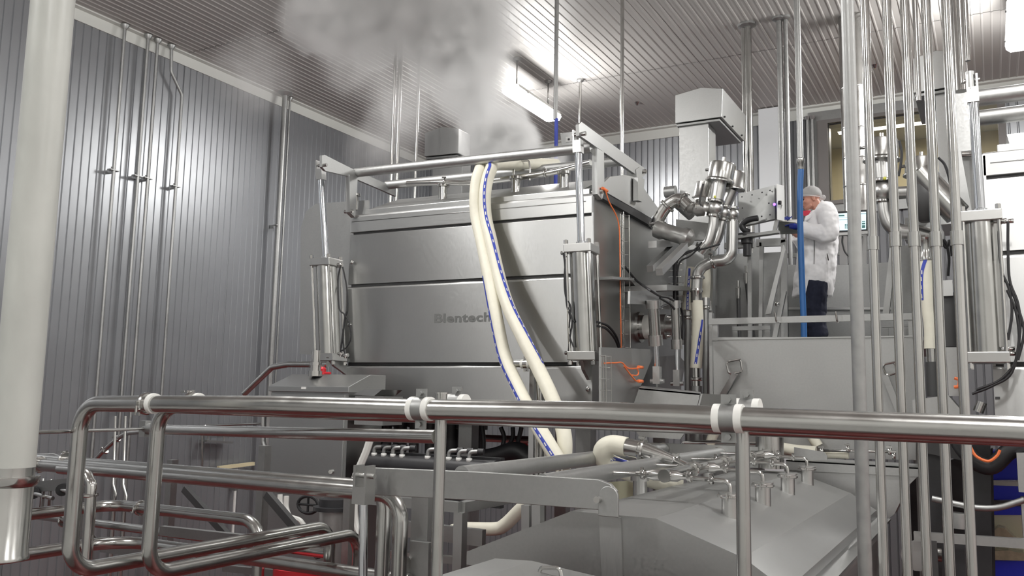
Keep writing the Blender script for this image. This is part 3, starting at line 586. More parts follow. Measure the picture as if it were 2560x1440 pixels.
wallpipe('thin wall pipe in the middle pair, on the kinked pipe side', (394, 107), (330, 990), .022, (360, 443))
wallpipe('thin wall pipe with a kink below the ceiling', (428, 123), (412, 990), .022, (433, 464), ((428, 180), (455, 238)))
wallpipe('thick wall pipe with a cup collar near the cooker', (713, 236), (690, 900), .045, (688, 562), None, .22)
wallpipe('thin wall pipe beside the thick collared one', (725, 247), (700, 900), .018, None, None, .12)
def drop(name, lab, px_, py_, y, r, z0_, mat='tube', collar=True, grp='pipes hanging from the ceiling'):
    p = PY(px_, py_, y); t = thing(name, lab, 'pipe', (p.x, p.y, z0_), grp); part('tube', MB().cyl((p.x, p.y, z0_), (p.x, p.y, H), r, 14), mat, t)
    if collar: part('collar', MB().lathe((p.x, p.y, H-.05), UP, [(0, r*1.3), (.02, r*2.4), (.05, r*2.4)], 16), 'galv', t)
    return t
drop('ceiling_pipe', 'thinner bright pipe of the close pair rising through the steam', 983, 300, 8.2, .020, CZ+1.7)
drop('ceiling_pipe', 'thicker bright pipe of the close pair rising through the steam', 996, 300, 8.3, .028, CZ+1.7)
drop('ceiling_pipe', 'single thin bright pipe rising through the steam by the far hood', 1043, 300, 8.6, .018, CZ+1.7)
pt = PZ(1450, 198, H); drop('ceiling_pipe', 'thin pipe dropping from a collar behind the lift arm tip', 1450, 300, pt.y, .022, CZ+1.9)
pt = PZ(1557, 120, H); drop('ceiling_pipe', 'thin pipe dropping to the hinged lid, no collar', 1555, 300, 9.0, .022, CZ+2.2, collar=False)
t = drop('ceiling_pipe', 'grey ceiling pipe ending in a blue hose behind the lamp', 1391, 100, 8.9, .026, CZ+3.25, 'galv'); p = PY(1391, 300, 8.9)
part('hose_end', MB().cyl((p.x, p.y, CZ+2.1), (p.x, p.y, CZ+3.26), .022, 12), 'blue', t, label='blue hose length')
pt = PZ(1866, 60, H)
for k, (px_, r_) in enumerate(((1862, .030), (1873, .045))):
    drop('ceiling_pipe', ('slimmer', 'fatter')[k]+' pipe of the touching pair by the hood column', px_, 300, pt.y, r_, CZ+.5, 'tubed')
pt = PZ(1956, 42, H)
for k, (px_, r_) in enumerate(((1953, .035), (1969, .026))):
    drop('ceiling_pipe', ('broader', 'slimmer')[k]+' grey pipe in front of the white column casing', px_, 300, pt.y, r_, CZ+.5, 'galv')
for k, (px_) in enumerate((2019, 2031)):
    p = PY(px_, 330, Y1-.12); solo('ceiling_pipe', ('thin dark pipe on the far wall next to the column', 'thin pipe on the far wall just above the worker')[k], 'pipe', MB().cyl((p.x, p.y, CZ), (p.x, p.y, H-.2), .025, 10).lathe((p.x, p.y, H-.25), UP, [(0, .03), (.05, .06)], 10), 'galv')
# round duct
pt = PZ(2127, 42, H); d_ = pt.y; zc = PY(2137, 540, d_).z; t = thing('round_duct', 'wide round sheet-steel duct in segments behind the matt pipe', 'duct', (pt.x, pt.y, zc)); rd = .150
zs_ = [zc, PY(2130, 470, d_).z, PY(2130, 400, d_).z, PY(2130, 325, d_).z, PY(2128, 225, d_).z, H]
for i in range(5): part('segment', MB().lathe((pt.x, pt.y, zs_[i]), UP, [(0, rd), (.012, rd+.004), (.024, rd), (zs_[i+1]-zs_[i]-.003, rd)], 28), 'tubed', t)
for px_, y_, r_, lab in ((2290, 8.0, .022, 'thin pipe dropping onto the second cooker hood'), (2395, 7.9, .055, 'thick pipe just behind the shiny bundle'), (2402, 7.7, .022, 'slim bright pipe touching the thick one by the bundle'), (2416, 7.2, .020, 'slim pipe above the second lift cylinder rod')):
    drop('ceiling_pipe', lab, px_, 80, y_, r_, CZ+2.6, 'tube', False)
# blue air hose drop in front of the worker
p = PY(1999, 300, 8.9); t = thing('air_drop', 'grey ceiling air pipe with a brass-like joint and a bright blue hose by the worker', 'hose', (p.x, p.y, CZ+.61)); zj = PY(1999, 400, 8.9).z
part('tube', MB().cyl((p.x, p.y, zj), (p.x, p.y, H), .030, 14), 'galv', t); part('joint', MB().lathe((p.x, p.y, zj-.12), UP, [(0, .022), (.03, .034), (.08, .034), (.09, .042), (.13, .042), (.14, .03)], 12), 'tube', t)
part('blue_hose', MB().tube(smooth([(p.x, p.y, zj-.1), PY(2000, 480, 8.9), PY(2001, 580, 8.9), PY(2005, 700, 8.9), PY(2009, 800, 8.9), V((PY(2010, 845, 8.9).x, 8.9, PY(2030, 843, 8.2).z-.005))], 6), .030, 14), 'bluehose', t)
# ================================================================ low trough with a folded lid (nearest machine)
YN, YF = 4.0, 7.35
P_ = lambda q, y=YN: PY(*q, y)
Lr = [P_(q) for q in ((1166, 1411), (1167, 1379), (1428, 1276), (1639, 1298), (1858, 1394), (1966, 1475))]
Lr[2].z = Lr[3].z = (Lr[2].z+Lr[3].z)/2
T3 = thing('trough_cooker', 'low trough cooker with a large folded steel lid and spray ports, under the rail', 'tank', V((-1.6, 5.6, 0)))
R4 = Lr[5]; L1 = Lr[1]; dn = V((0, 0, -.055))
zb0 = min(Lr[0].z, R4.z-.055); poly = [V((p.x, YN, p.z)) for p in Lr[1:]]+[V((R4.x, YN, zb0)), V((Lr[1].x, YN, zb0))]
part('lid', MB().prism(poly, (0, YF-YN, 0)), 'satin', T3)
zr_ = R4.z+dn.z
part('lid_flange', MB().span((R4.x-.05, YN-.02, zr_-.012), (R4.x+.10, YF, zr_)), 'steel', T3)
part('trough_rim', MB().span((R4.x-.02, YN-.02, zr_-.075), (R4.x+.075, YF, zr_-.022)), 'dull', T3, bevel=.006)
part('trough_body', MB().prism([V((R4.x+.02, YN+.05, zr_-.08)), V((Lr[0].x+.05, YN+.05, zr_-.08)), V((Lr[0].x+.05, YN+.05, zr_-.9)), V((Lr[0].x+.5, YN+.05, zr_-1.4)), V((R4.x-.4, YN+.05, zr_-1.4)), V((R4.x+.02, YN+.05, zr_-.9))], (0, YF-YN-.1, 0)), 'dull', T3)
for x in (Lr[0].x+.3, R4.x-.3):
    for y in (YN+.4, YF-.4): part('leg', MB().span((x-.05, y-.05, 0), (x+.05, y+.05, zr_-1.0)), 'dull', T3)
# reinforcing strip and hinge bracket
st = [P_(q, YN-.02) for q in ((1497, 1290), (1552, 1294), (1556, 1440), (1504, 1440))]; part('lid_strap', MB().prism(st, (0, .03, 0)), 'steel', T3)
def stadium(cx, cy, hw, bot, y, tk):
    c = P_((cx, cy), y); e = P_((cx+hw, cy), y); r = (e-c).length; zb_ = P_((cx, bot), y).z; m = MB()
    pts = [c+V((r*math.cos(a*math.pi/10), 0, r*math.sin(a*math.pi/10))) for a in range(11)]+[V((c.x-r, c.y, zb_)), V((c.x+r, c.y, zb_))]
    return m.prism(pts, (0, tk, 0)), c
for y in (3.83, 3.94):
    m, c = stadium(1520, 1243, 25, 1292, y, .016); hb = part('hinge_plate', m, 'satin', T3, bevel=.003)
part('hinge_pin', MB().cyl(c-V((0, .14, 0)), c+V((0, .03, 0)), .016, 16), 'tube', T3)
ya = 3.875; ar = [P_(q, ya) for q in ((902, 1168), (1200, 1180), (1496, 1199), (1524, 1210), (1540, 1228), (1540, 1252), (1524, 1270), (1498, 1275), (1200, 1252), (902, 1236))]
part('lift_arm', MB().prism(ar, (0, .03, 0)), 'satin', T3, bevel=.003)
for q, yf in (((1658, 1123), 7.1), ((1797, 1134), 7.1)):
    f = PY(*q, yf); n_ = V((f.x, 3.92, f.z)); tb_ = part('lift_tube', MB().cyl(n_, f, .047, 22), 'tubem', T3); part('end_ring', MB().lathe(f, (0, 1, 0), [(0, .047), (0, .053), (.02, .053), (.02, .02)], 22), 'tube', tb_)
fa = [PY(*q, 7.12) for q in ((1560, 1104), (1905, 1118), (1915, 1172), (1575, 1145))]; part('lift_arm', MB().prism(fa, (0, .03, 0)), 'satin', T3)
# chromed rod of the lid cylinder with its clevis
a, b = PY(908, 1252, 3.76), PY(922, 1500, 3.76); rd_ = part('lift_rod', MB().cyl(b-V((0, 0, .8)), a, .0235, 20), 'chrome', T3, label='chromed lift rod')
part('rod_clevis', MB().box(a+V((0, 0, .03)), (.085, .085, .09)).box(a+V((-.036, 0, .115)), (.016, .076, .14)).box(a+V((.036, 0, .115)), (.016, .076, .14)).cyl(a+V((-.07, 0, .13)), a+V((.07, 0, .13)), .014, 10), 'cast', T3)
# nearer hatch with a bar handle
h_ = [PZ(*q, CZ-.80) for q in ((1060, 1480), (1240, 1395), (1420, 1412), (1620, 1490))]
hz = [PY(*q, 3.55) for q in ((1080, 1470), (1238, 1396), (1330, 1402), (1700, 1490))]
m = MB(); m.prism(hz+[hz[-1]-V((0, 0, .3)), hz[0]-V((0, 0, .3))], (0, -.5, 0)); part('hatch', m, 'satin', T3)
hp = [PY(*q, 3.40) for q in ((1347, 1450), (1350, 1419), (1400, 1420), (1405, 1456))]; part('hatch_handle', MB().tube(fillet(hp, .02, 4), .009, 8), 'tube', T3)
# spray ports and bars
zl_top = Lr[2].z
def on_lid(x):                                     # lid height at plan x
    pr = [(p.x, p.z) for p in Lr[1:]]
    for (xa, za), (xb, zb_) in zip(pr, pr[1:]):
        if xa <= x <= xb: return za+(zb_-za)*(x-xa)/(xb-xa)
    return pr[-1][1]
XC, XL = -1.60, -2.03
for k, (qx, qy) in enumerate(((1826, 1290), (1908, 1258), (1970, 1231), (2019, 1208))):
    sn = V((Lr[4].z-Lr[3].z, 0, Lr[3].x-Lr[4].x)); p = PP(qx, qy, V((Lr[3].x, YN, Lr[3].z)), sn.normalized()); XP = p.x; y = p.y; z0_ = p.z-.03; zt_ = PY(qx, qy-44+k*4, y).z; sp = part('spray_port', MB().lathe((XP, y, z0_), UP, [(0, .046), (zt_-z0_, .046), (zt_-z0_, .062), (zt_-z0_+.03, .062), (zt_-z0_+.035, .02)], 18), 'cast', T3)
    part('wing_clamp', clamp_mb((XP, y, zt_+.012), UP, .05, .02, True, V((-.6, -1, 0))), 'tube', sp)
    zz = zt_+.09; pts = [V((XP, y, zt_+.02)), V((XP, y, zz)), V((XP-.22, y, zz+.005)), V((XC+.10, y, zz+.01))]
    part('spray_bar', MB().tube(fillet(pts, .035, 4), .0125, 10), 'tube', T3)
    part('tri_clamp', clamp_mb((XP-.10, y, zz), V((1, 0, 0)), .018, .02, True, V((0, -.5, 1))), 'tube', T3)
    zc_ = zz+.01; part('spray_tee', MB().lathe((XC+.14, y, zc_), (-1, 0, 0), [(0, .013), (.06, .02), (.08, .032), (.22, .032), (.26, .02), (.32, .0125)], 14), 'tube', T3)
    part('tri_clamp', clamp_mb((XC+.13, y, zc_), V((1, 0, 0)), .024, .022, True, V((0, -.5, 1))), 'tube', T3); part('tri_clamp', clamp_mb((XC-.14, y, zc_), V((1, 0, 0)), .022, .022, True, V((0, -.6, 1))), 'tube', T3)
    zl_ = on_lid(XL); pts = [V((XC-.14, y, zc_)), V((XL, y, zc_-.005)), V((XL, y, zl_+.12))]; part('spray_bar', MB().tube(fillet(pts, .035, 4), .0125, 10), 'tube', T3)
    part('spray_port', MB().lathe((XL, y, zl_-.03), UP, [(0, .046), (.14, .046), (.14, .062), (.17, .062), (.175, .02)], 18), 'cast', T3); part('tri_clamp', clamp_mb((XL+.07, y, zc_), V((1, 0, 0)), .018, .02, True, V((0, -.5, 1))), 'tube', T3)
    if k == 0: ym0 = y; zm0 = zc_
    ym1 = y; zm1 = zc_
part('spray_manifold', MB().cyl((XC, ym0-.05, zm0), (XC, ym1+.1, zm1), .036, 16), 'tube', T3)
for f in (.2, .5, .8): part('tri_clamp', clamp_mb(V((XC, ym0, zm0)).lerp(V((XC, ym1, zm1)), f), V((0, 1, 0)), .036, .026, True, V((.4, 0, 1))), 'tube', T3)
# feed adaptor from the cream hose
fa_ = [PY(*q, 5.6) for q in ((1560, 1116), (1606, 1125), (1690, 1153))]; fe = V((XC, ym0+.5, zm0+.0))
part('feed_adaptor', MB().lathe(fa_[0], fa_[1]-fa_[0], [(0, .060), ((fa_[1]-fa_[0]).length, .060)], 18), 'tube', T3); part('tri_clamp', clamp_mb(fa_[1], fa_[1]-fa_[0], .06, .035, True), 'tube', T3)
part('reducer', MB().lathe(fa_[1], fa_[2]-fa_[1], [(0, .058), (.03, .056), ((fa_[2]-fa_[1]).length, .03)], 18), 'tube', T3); part('tri_clamp', clamp_mb(fa_[2], fa_[2]-fa_[1], .032, .03, True), 'tube', T3)
part('feed_tube', MB().tube(smooth([fa_[2], fa_[2].lerp(fe, .5), fe], 5), .028, 12), 'tube', T3)
# far edge beam and end hopper
e0, e1 = PY(1960, 1150, 7.5), PY(2310, 1168, 7.5)
part('end_beam', MB().prism([PY(*q, 7.5) for q in ((1965, 1150), (2305, 1170), (2305, 1192), (1965, 1175))], (0, .06, 0)).prism([PY(1965, 1150, 7.5), PY(2305, 1170, 7.5), PY(2305, 1170, 7.5)+V((0, .5, 0)), PY(1965, 1150, 7.5)+V((0, .5, 0))], (0, 0, -.01)), 'satin', T3)
part('end_hopper', MB().prism([PY(*q, 7.52) for q in ((1960, 1160), (2300, 1185), (2270, 1215), (2236, 1285), (2180, 1330), (1960, 1260))], (0, .3, 0)), 'satin', T3)
part('angle_bracket', MB().prism([PY(*q, 7.44) for q in ((1985, 1118), (2060, 1130), (2068, 1140), (2068, 1150), (1985, 1150))], (0, .012, 0)), 'satin', T3); part('drum', MB().lathe(PY(1925, 1170, 7.2), UP, [(0, .11), (.25, .11)], 20), 'tubed', T3)
q0 = PY(1700, 1106, 7.4); q1 = PY(1890, 1108, 7.4); t = part('spray_bar', MB().tube(fillet([PY(1716, 1120, 7.4), q0, PY(1790, 1104, 7.4), PY(1845, 1106, 7.4), q1], .03, 4), .013, 8), 'tube', T3)
for q in ((2055, 1128), (2120, 1122), (2225, 1128), (2235, 1140)): part('tri_clamp', clamp_mb(PY(*q, 7.55), V((1, 0, 0)), .025, .025, True), 'tube', T3)
part('spray_bar', MB().cyl(PY(2050, 1126, 7.55), PY(2240, 1130, 7.55), .012, 8), 'tube', T3); part('short_tube', MB().cyl(PY(2060, 1136, 7.6), PY(2122, 1138, 7.6), .03, 10), 'hose', T3, label='cream hose stub')
# small conveyor frame beneath the arm
t = thing('low_frame', 'square-tube steel frame with a corner, below the lift arm of the trough', 'frame', PY(1150, 1400, 4.9)); w_ = .065
ca_, cb_, cc_ = PY(1000, 1248, 4.9), PY(1152, 1268, 4.9), PX(1300, 1238, PY(1152, 1268, 4.9).x)
ca_.z = cc_.z = cb_.z
part('rail', MB().beam(ca_-V((.3, 0, 0)), cb_, w_, w_), 'steel_h', t); part('rail', MB().beam(cb_, cc_, w_, w_), 'steel_h', t); part('leg', MB().span((cb_.x-w_/2, 4.9-w_/2, CZ-2.6), (cb_.x+w_/2, 4.9+w_/2, cb_.z-w_/2)), 'steel', t)
p = PY(1060, 1300, 4.45); part('post', MB().span((p.x-.06, 4.40, CZ-2.2), (p.x+.06, 4.52, PY(1060, 1230, 4.45).z)), 'satin', t)
p = PY(1060, 1360, 4.4); part('post', MB().span((p.x-.075, 4.36, CZ-2.2), (p.x+.06, 4.40, PY(1060, 1353, 4.4).z)), 'satin', t)
for q0, q1 in (((985, 1318), (1210, 1345)), ((970, 1385), (1160, 1402))): part('rail', MB().beam(PY(*q0, 5.3), PY(*q1, 5.3), .05, .11 if q0[1] < 1350 else .05), 'steel_h', t)
part('post', MB().beam(PY(1318, 1262, 5.4), PY(1318, 1330, 5.4), .06, .06, (1, 0, 0)), 'steel', t); part('post', MB().beam(PY(1345, 1262, 5.0), PY(1345, 1330, 5.0), .06, .06, (1, 0, 0)), 'steel', t)
# ================================================================ control cabinet and machinery under the cooker
YC = 6.05; cw = [PY(678, 962, YC), PY(871, 966, YC)]; X_a, X_b = cw[0].x, cw[1].x; zc0 = PY(770, 966, YC).z
t = thing('control_cabinet', 'sloped-roof stainless control cabinet beside the cooker, behind the pipes', 'cabinet', ((X_a+X_b)/2, YC+.25, CZ-1.9))
yb = YC+.50; zt2 = PY(700, 941, YC+.30).z
part('body', MB().span((X_a, YC+.01, CZ-1.9), (X_b, yb, zc0-.04)), 'steel', t); part('roof', MB().prism([V((X_a-.01, YC-.02, zc0-.05)), V((X_a-.01, YC-.02, zc0)), V((X_a-.01, YC+.28, zt2+.02)), V((X_a-.01, yb+.01, zt2+.02)), V((X_a-.01, yb+.01, zc0-.05))], (X_b-X_a+.03, 0, 0)), 'steel_h', t, bevel=.004)
part('door', MB().span((X_a+.02, YC-.008, CZ-1.85), (X_b-.03, YC+.01, zc0-.07)), 'steel_h', t, bevel=.003); part('lock', MB().cyl(PY(826, 1180, YC-.03), PY(826, 1180, YC), .018, 12), 'tube', t)
part('name_plate', MB().span(PY(753, 967, YC-.025), PY(765, 973, YC-.02)), 'label', t)
p = PY(788, 940, YC+.2); z = zt2; part('cable_gland', MB().lathe((p.x, YC+.2, z), UP, [(0, .065), (.05, .065), (.05, .05), (.10, .05), (.10, .058), (.13, .058), (.13, .042), (.24, .042)], 10), 'tube', t)
solo('red_valve', 'small red knob beside the gland on the cabinet roof', 'valve', MB().lathe(PY(806, 938, YC+.4), UP, [(0, .03), (.06, .035), (.08, .02)], 10).cyl(PY(812, 933, YC+.4), PY(826, 933, YC+.4), .012), 'red')
hp = [PY(*q, 6.5) for q in ((610, 985), (680, 918), (720, 911), (820, 911))]; pipe('handrail', 'bent tubular handrail rising behind the cabinet', 'rail', hp, .03, 'tubed', .12)
p_ = [PY(*q, 6.1) for q in ((658, 1030), (658, 1105), (664, 1124), (676, 1128))]; pipe('elbow_pipe', 'small grey plumbing elbow entering the side of the cabinet', 'pipe', p_, .024, 'galv', .05)
# junction box between cabinet and cooker
t = thing('junction_box', 'small sloped steel box at the cooker foot next to the cabinet', 'box', PY(900, 1040, 6.1)); part('body', MB().span((max(X_b+.04, PY(878, 1020, 6.1).x), 6.1, PY(905, 1062, 6.1).z), (PY(958, 1020, 6.1).x, 6.38, PY(905, 990, 6.1).z)), 'satin', t); part('cover', MB().prism([PY(*q, 6.08) for q in ((884, 986), (908, 974), (955, 974), (935, 990))], (0, .3, 0)), 'steel_h', t)
# compressed-air manifold: black pipe with grey elbows
t = thing('air_manifold', 'black air header pipe with a row of grey elbow fittings under the cooker', 'manifold', PY(1050, 1165, 6.2)); a, b = PY(912, 1160, 6.2), PY(1240, 1182, 6.2); a.z = b.z = (a.z+b.z)/2+.01
part('header', MB().cyl(a, b, .085, 22), 'blackm', t); part('bracket', MB().span(a+V((0, .08, -.3)), b+V((0, .14, .1))), 'blackm', t)
for q in (935, 959, 982, 1005, 1069, 1122, 1147, 1173):
    p = PY(q, 1150, 6.17); p.z = a.z+.07; e = part('elbow', MB().tube(fillet([p, p+V((0, 0, .075)), p+V((.075, .02, .08))], .03, 4), .018, 10), 'galv', t); part('nut', MB().lathe(p+V((0, 0, -.005)), UP, [(0, .025), (.03, .025)], 8), 'label', e); part('push_fitting', MB().cyl(p+V((.07, .02, .08)), p+V((.12, .03, .08)), .026, 10), 'blackm', e)
# dark rams and motor cans under the cooker
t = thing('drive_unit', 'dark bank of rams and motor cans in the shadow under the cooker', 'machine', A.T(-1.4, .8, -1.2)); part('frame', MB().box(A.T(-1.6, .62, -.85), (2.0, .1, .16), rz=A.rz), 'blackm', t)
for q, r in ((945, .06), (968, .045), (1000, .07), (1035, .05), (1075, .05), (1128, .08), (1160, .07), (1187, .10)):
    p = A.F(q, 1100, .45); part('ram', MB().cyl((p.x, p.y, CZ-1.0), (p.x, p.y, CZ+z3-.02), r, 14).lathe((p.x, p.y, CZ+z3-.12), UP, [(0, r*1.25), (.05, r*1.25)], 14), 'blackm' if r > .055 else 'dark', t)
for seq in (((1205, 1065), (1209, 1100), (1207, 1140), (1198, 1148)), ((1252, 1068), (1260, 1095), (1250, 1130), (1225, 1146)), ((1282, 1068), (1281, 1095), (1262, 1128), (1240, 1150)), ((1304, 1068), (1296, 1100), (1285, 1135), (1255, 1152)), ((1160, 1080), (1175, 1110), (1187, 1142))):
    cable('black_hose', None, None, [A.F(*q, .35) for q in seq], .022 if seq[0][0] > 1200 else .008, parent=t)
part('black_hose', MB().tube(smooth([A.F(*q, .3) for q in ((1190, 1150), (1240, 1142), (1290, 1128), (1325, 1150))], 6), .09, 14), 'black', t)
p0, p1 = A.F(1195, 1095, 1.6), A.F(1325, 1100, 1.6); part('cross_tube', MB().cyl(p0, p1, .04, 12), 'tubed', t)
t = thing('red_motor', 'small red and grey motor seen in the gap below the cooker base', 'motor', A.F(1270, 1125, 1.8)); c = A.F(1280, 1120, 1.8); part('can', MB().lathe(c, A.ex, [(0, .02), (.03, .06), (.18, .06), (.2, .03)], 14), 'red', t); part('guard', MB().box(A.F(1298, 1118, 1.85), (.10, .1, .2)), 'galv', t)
# upright frame in front of the cooker with its looped rail
t = thing('post_frame', 'ribbed steel upright with a bent tube rail in front of the cooker', 'frame', PY(1345, 1150, 6.4)); p = PY(1336, 1100, 6.45); part('upright', MB().span((p.x-.05, 6.44, CZ-2.2), (p.x-.005, 6.5, PY(1330, 920, 6.45).z)), 'steel', t)
for k, q in enumerate((1341, 1350, 1362)):
    p = PY(q, 1100, 6.4+.06*k); part('rail_tube', MB().cyl((p.x, p.y, CZ-2.0), (p.x, p.y, PY(q, 935, 6.4).z), .02, 12), 'tube', t)
rp = [PY(*q, 6.38) for q in ((1288, 909), (1325, 909), (1348, 935), (1348, 1000))]; part('bent_rail', MB().tube(fillet(rp, .09, 6), .032, 14), 'tubed', t); part('hanger_clamp', bracket_mb(PY(1315, 910, 6.38), V((1, 0, 0)), .032), 'tube', t); [part('gasket', gasket_mb(PY(1315, 910, 6.38), V((1, 0, 0)), .032, .03, (k,)), 'white', t, label='white plastic gasket ring') for k in (-1, 1)]
# drums, pump and hoses in the gap
for q, lab, hh in (((760, 1240), 'tall red drum behind the straight pipe pair', .9), ((745, 1410), 'red drum lower down near the sweeping pipe', .4), ((836, 1300), 'red drum half hidden behind the pump stand', .6)):
    p = PY(*q, 6.9 if q[1] < 1400 else 4.85); solo('red_drum', lab, 'drum', MB().lathe((p.x, p.y, p.z-hh), UP, [(0, .16), (.02, .17), (hh*.33, .17), (hh*.35, .18), (hh*.37, .17), (hh*.7, .17), (hh*.72, .18), (hh*.74, .17), (hh-.02, .17), (hh, .15)], 20), 'red', 'red drums by the hall wall')
t = thing('hand_wheel_valve', 'black handwheel valve with a pump head behind the pipe pair', 'valve', PY(780, 1260, 5.75)); c = PY(770, 1262, 5.75)
part('hand_wheel', MB().tube([c+V((.11*math.cos(k*math.pi/9), 0, .07*math.sin(k*math.pi/9))) for k in range(19)], .014, 8, False).cyl(c-V((.1, 0, 0)), c+V((.1, 0, 0)), .01).cyl(c-V((0, 0, .07)), c+V((0, 0, .07)), .01), 'black', t)
p = PY(835, 1270, 5.7); part('flange', MB().lathe((p.x, p.y, PY(835, 1275, 5.7).z), UP, [(0, .17), (.03, .17)], 18), 'blackm', t); part('pump_head', MB().lathe((p.x, p.y, PY(835, 1275, 5.7).z+.03), UP, [(0, .12), (.06, .12), (.08, .05), (.14, .05)], 14), 'blackm', t); part('pump_body', MB().lathe((p.x, p.y, CZ-2.4), UP, [(0, .12), (2.4+PY(835, 1275, 5.7).z-CZ, .12)], 18), 'satin', t)
p = PY(870, 1330, 5.2); solo('steel_post', 'slim square steel post by the lift rod', 'post', MB().span((p.x-.03, 5.17, CZ-2.2), (p.x+.03, 5.23, PY(870, 1205, 5.2).z)), 'dull')
for seq, lab, r in ((((700, 1236), (702, 1262), (722, 1290), (748, 1300), (760, 1314)), 'white looped hose under the pipe pair, upper strand', .022), (((716, 1240), (716, 1270), (728, 1300), (750, 1320)), 'white looped hose under the pipe pair, lower strand', .022), (((889, 1240), (886, 1275), (890, 1310), (901, 1340)), 'flat white hose hanging behind the lift rod', .028)):
    cable('white_hose', lab, 'hose', [PY(*q, 5.5 if 'lower' in lab else 5.6) for q in seq], r, 'white')
cable('braided_hose', 'white ribbed hose rising beside the cabinet to the cooker base', 'hose', [PY(*q, 5.9) for q in ((925, 1100), (915, 1130), (900, 1165), (888, 1195), (885, 1225))], .032, 'white')
for q, lab in (((840, 1310), 'ribbed polished tube standing near the end of the slanting twin pipes'),):
    pass
M['pale'] = nm('pale green board', (.78, .80, .58), .6)
solo('green_board', 'pale green board glimpsed behind the trough lid hinge', 'board', MB().prism([PY(*q, 7.9) for q in ((1380, 1215), (1600, 1200), (1600, 1250), (1380, 1262))], (0, .03, 0)), 'pale')
cable('cream_hose', 'long cream hose drooping low under the lift arm', 'hose', [PY(*q, 5.9) for q in ((1330, 1250), (1300, 1275), (1262, 1312), (1235, 1322), (1150, 1322), (1120, 1335))], .05, 'hose', n=14)
# ================================================================ platform between the cookers
YP = 8.2; ZP = PY(2030, 843, YP).z
t = thing('platform', 'raised steel work platform with a tall plain skirt panel where the worker stands', 'platform', PY(2030, 1100, YP))
sk = [PY(*q, YP) for q in ((1782, 843), (2288, 842), (2290, 1150), (1786, 1140))]; part('skirt_panel', MB().prism(sk, (0, .012, 0)), 'satin', t)
xa, xb = sk[0].x, sk[1].x
part('skirt_edge', MB().span((xa-.03, YP-.02, ZP-1.3), (xa, YP+.05, ZP+.25)), 'satin', t); part('skirt_fold', MB().span((xa, YP-.015, ZP-.012), (xb, YP+.03, ZP)), 'steel_h', t)
part('deck', MB().span((xa, YP+.03, ZP-.04), (xb+.1, 11.0, ZP-.01)), 'dull', t)
za, zb_ = PY(1780, 812, YP).z, PY(1780, 797, YP).z
part('toe_rail', MB().span((xa-.03, YP-.03, za), (xb+.02, YP+.01, zb_)), 'satin', t)
for x in (xa+.02, xb-.02): part('toe_post', MB().span((x-.03, YP-.01, ZP-.02), (x+.03, YP+.03, za)), 'satin', t)
for q in (1945, 2096):
    p = PY(q, 800, YP-.03); part('hook', MB().tube(fillet([p+V((0, .0, -.02)), p+V((0, -.07, -.02)), p+V((-.01, -.08, .07))], .02, 3), .009, 8), 'tube', t)
for xx in (xa+.1, xb-.1): part('deck_leg', MB().span((xx-.05, 9.5, 0), (xx+.05, 9.6, ZP-.04)), 'dull', t)
for x in (xa+.04, xb): part('deck_leg', MB().span((x-.04, YP+.05, 0), (x+.04, YP+.13, ZP-.04)), 'dull', t)
# lugs under the toe rail
f0, f1 = PY(1830, 816, YP+.3), PY(1925, 816, YP+.3); part('step_frame', MB().span((f0.x, YP+.3, PY(1830, 826, YP+.3).z), (f1.x, YP+.34, f0.z)).span((f1.x-.05, YP+.307, ZP), (f1.x-.004, YP+.333, f0.z-.03)).span((f0.x+.004, YP+.307, ZP), (f0.x+.05, YP+.333, f0.z-.03)), 'dull', t)
f0, f1 = PY(2205, 812, YP+.3), PY(2278, 812, YP+.3); part('step_frame', MB().span((f0.x, YP+.3, PY(1830, 826, YP+.3).z), (f1.x, YP+.34, f0.z)).span((f1.x-.05, YP+.307, ZP), (f1.x-.004, YP+.333, f0.z-.03)).span((f0.x+.004, YP+.307, ZP), (f0.x+.05, YP+.333, f0.z-.03)), 'dull', t)
# grip-handled paddles leaning on the skirt
for seq, lab, stem in ((((1815, 905), (1852, 898), (1856, 930), (1822, 935)), 'steel paddle with a looped grip leaning on the skirt panel, on the valve side', ((1838, 934), (1788, 1020))), (((2205, 912), (2238, 905), (2242, 932), (2216, 940)), 'steel paddle with a looped grip leaning behind the shiny pipes', ((2212, 938), (2268, 1080)))):
    t = thing('paddle', lab, 'tool', PY(*stem[1], YP-.1)); lp = [PY(*q, YP-.07) for q in seq]; lp = lp+[lp[0], lp[1]]
    part('grip', MB().tube(fillet(lp, .03, 4)[3:], .010, 8), 'tube', t); part('shaft', MB().beam(PY(*stem[0], YP-.07), PY(*stem[1], YP-.03), .05, .03, (0, 1, 0)), 'steel', t)
# hopper walls behind the worker
t = thing('hopper', 'large grey steel hopper wall rising behind the worker', 'hopper', PY(2050, 840, 10.4))
part('plate', MB().prism([PY(*q, 10.5) for q in ((1968, 662), (2142, 662), (2290, 650), (2290, 772), (1968, 768))], (0, .03, 0)), 'dull', t)
part('plate', MB().prism([PY(*q, 10.42) for q in ((1968, 772), (2290, 772), (2290, 860), (1968, 860))], (0, .03, 0)), 'dull', t)
part('lip', MB().prism([PY(*q, 10.38) for q in ((1968, 768), (2290, 768), (2290, 774), (1968, 774))], (0, .05, 0)), 'steel_h', t)
part('top_rail', MB().prism([PY(*q, 10.8) for q in ((1960, 634), (2160, 624), (2160, 634), (1960, 644))], (0, .05, 0)), 'dull', t)
t = thing('machine_panel', 'flat steel machine panel with two hanging rods, left of the gate frame', 'panel', PY(1840, 840, 9.9)); t['label'] = 'flat steel machine panel behind two thin upright hoses, beside the valve cluster'
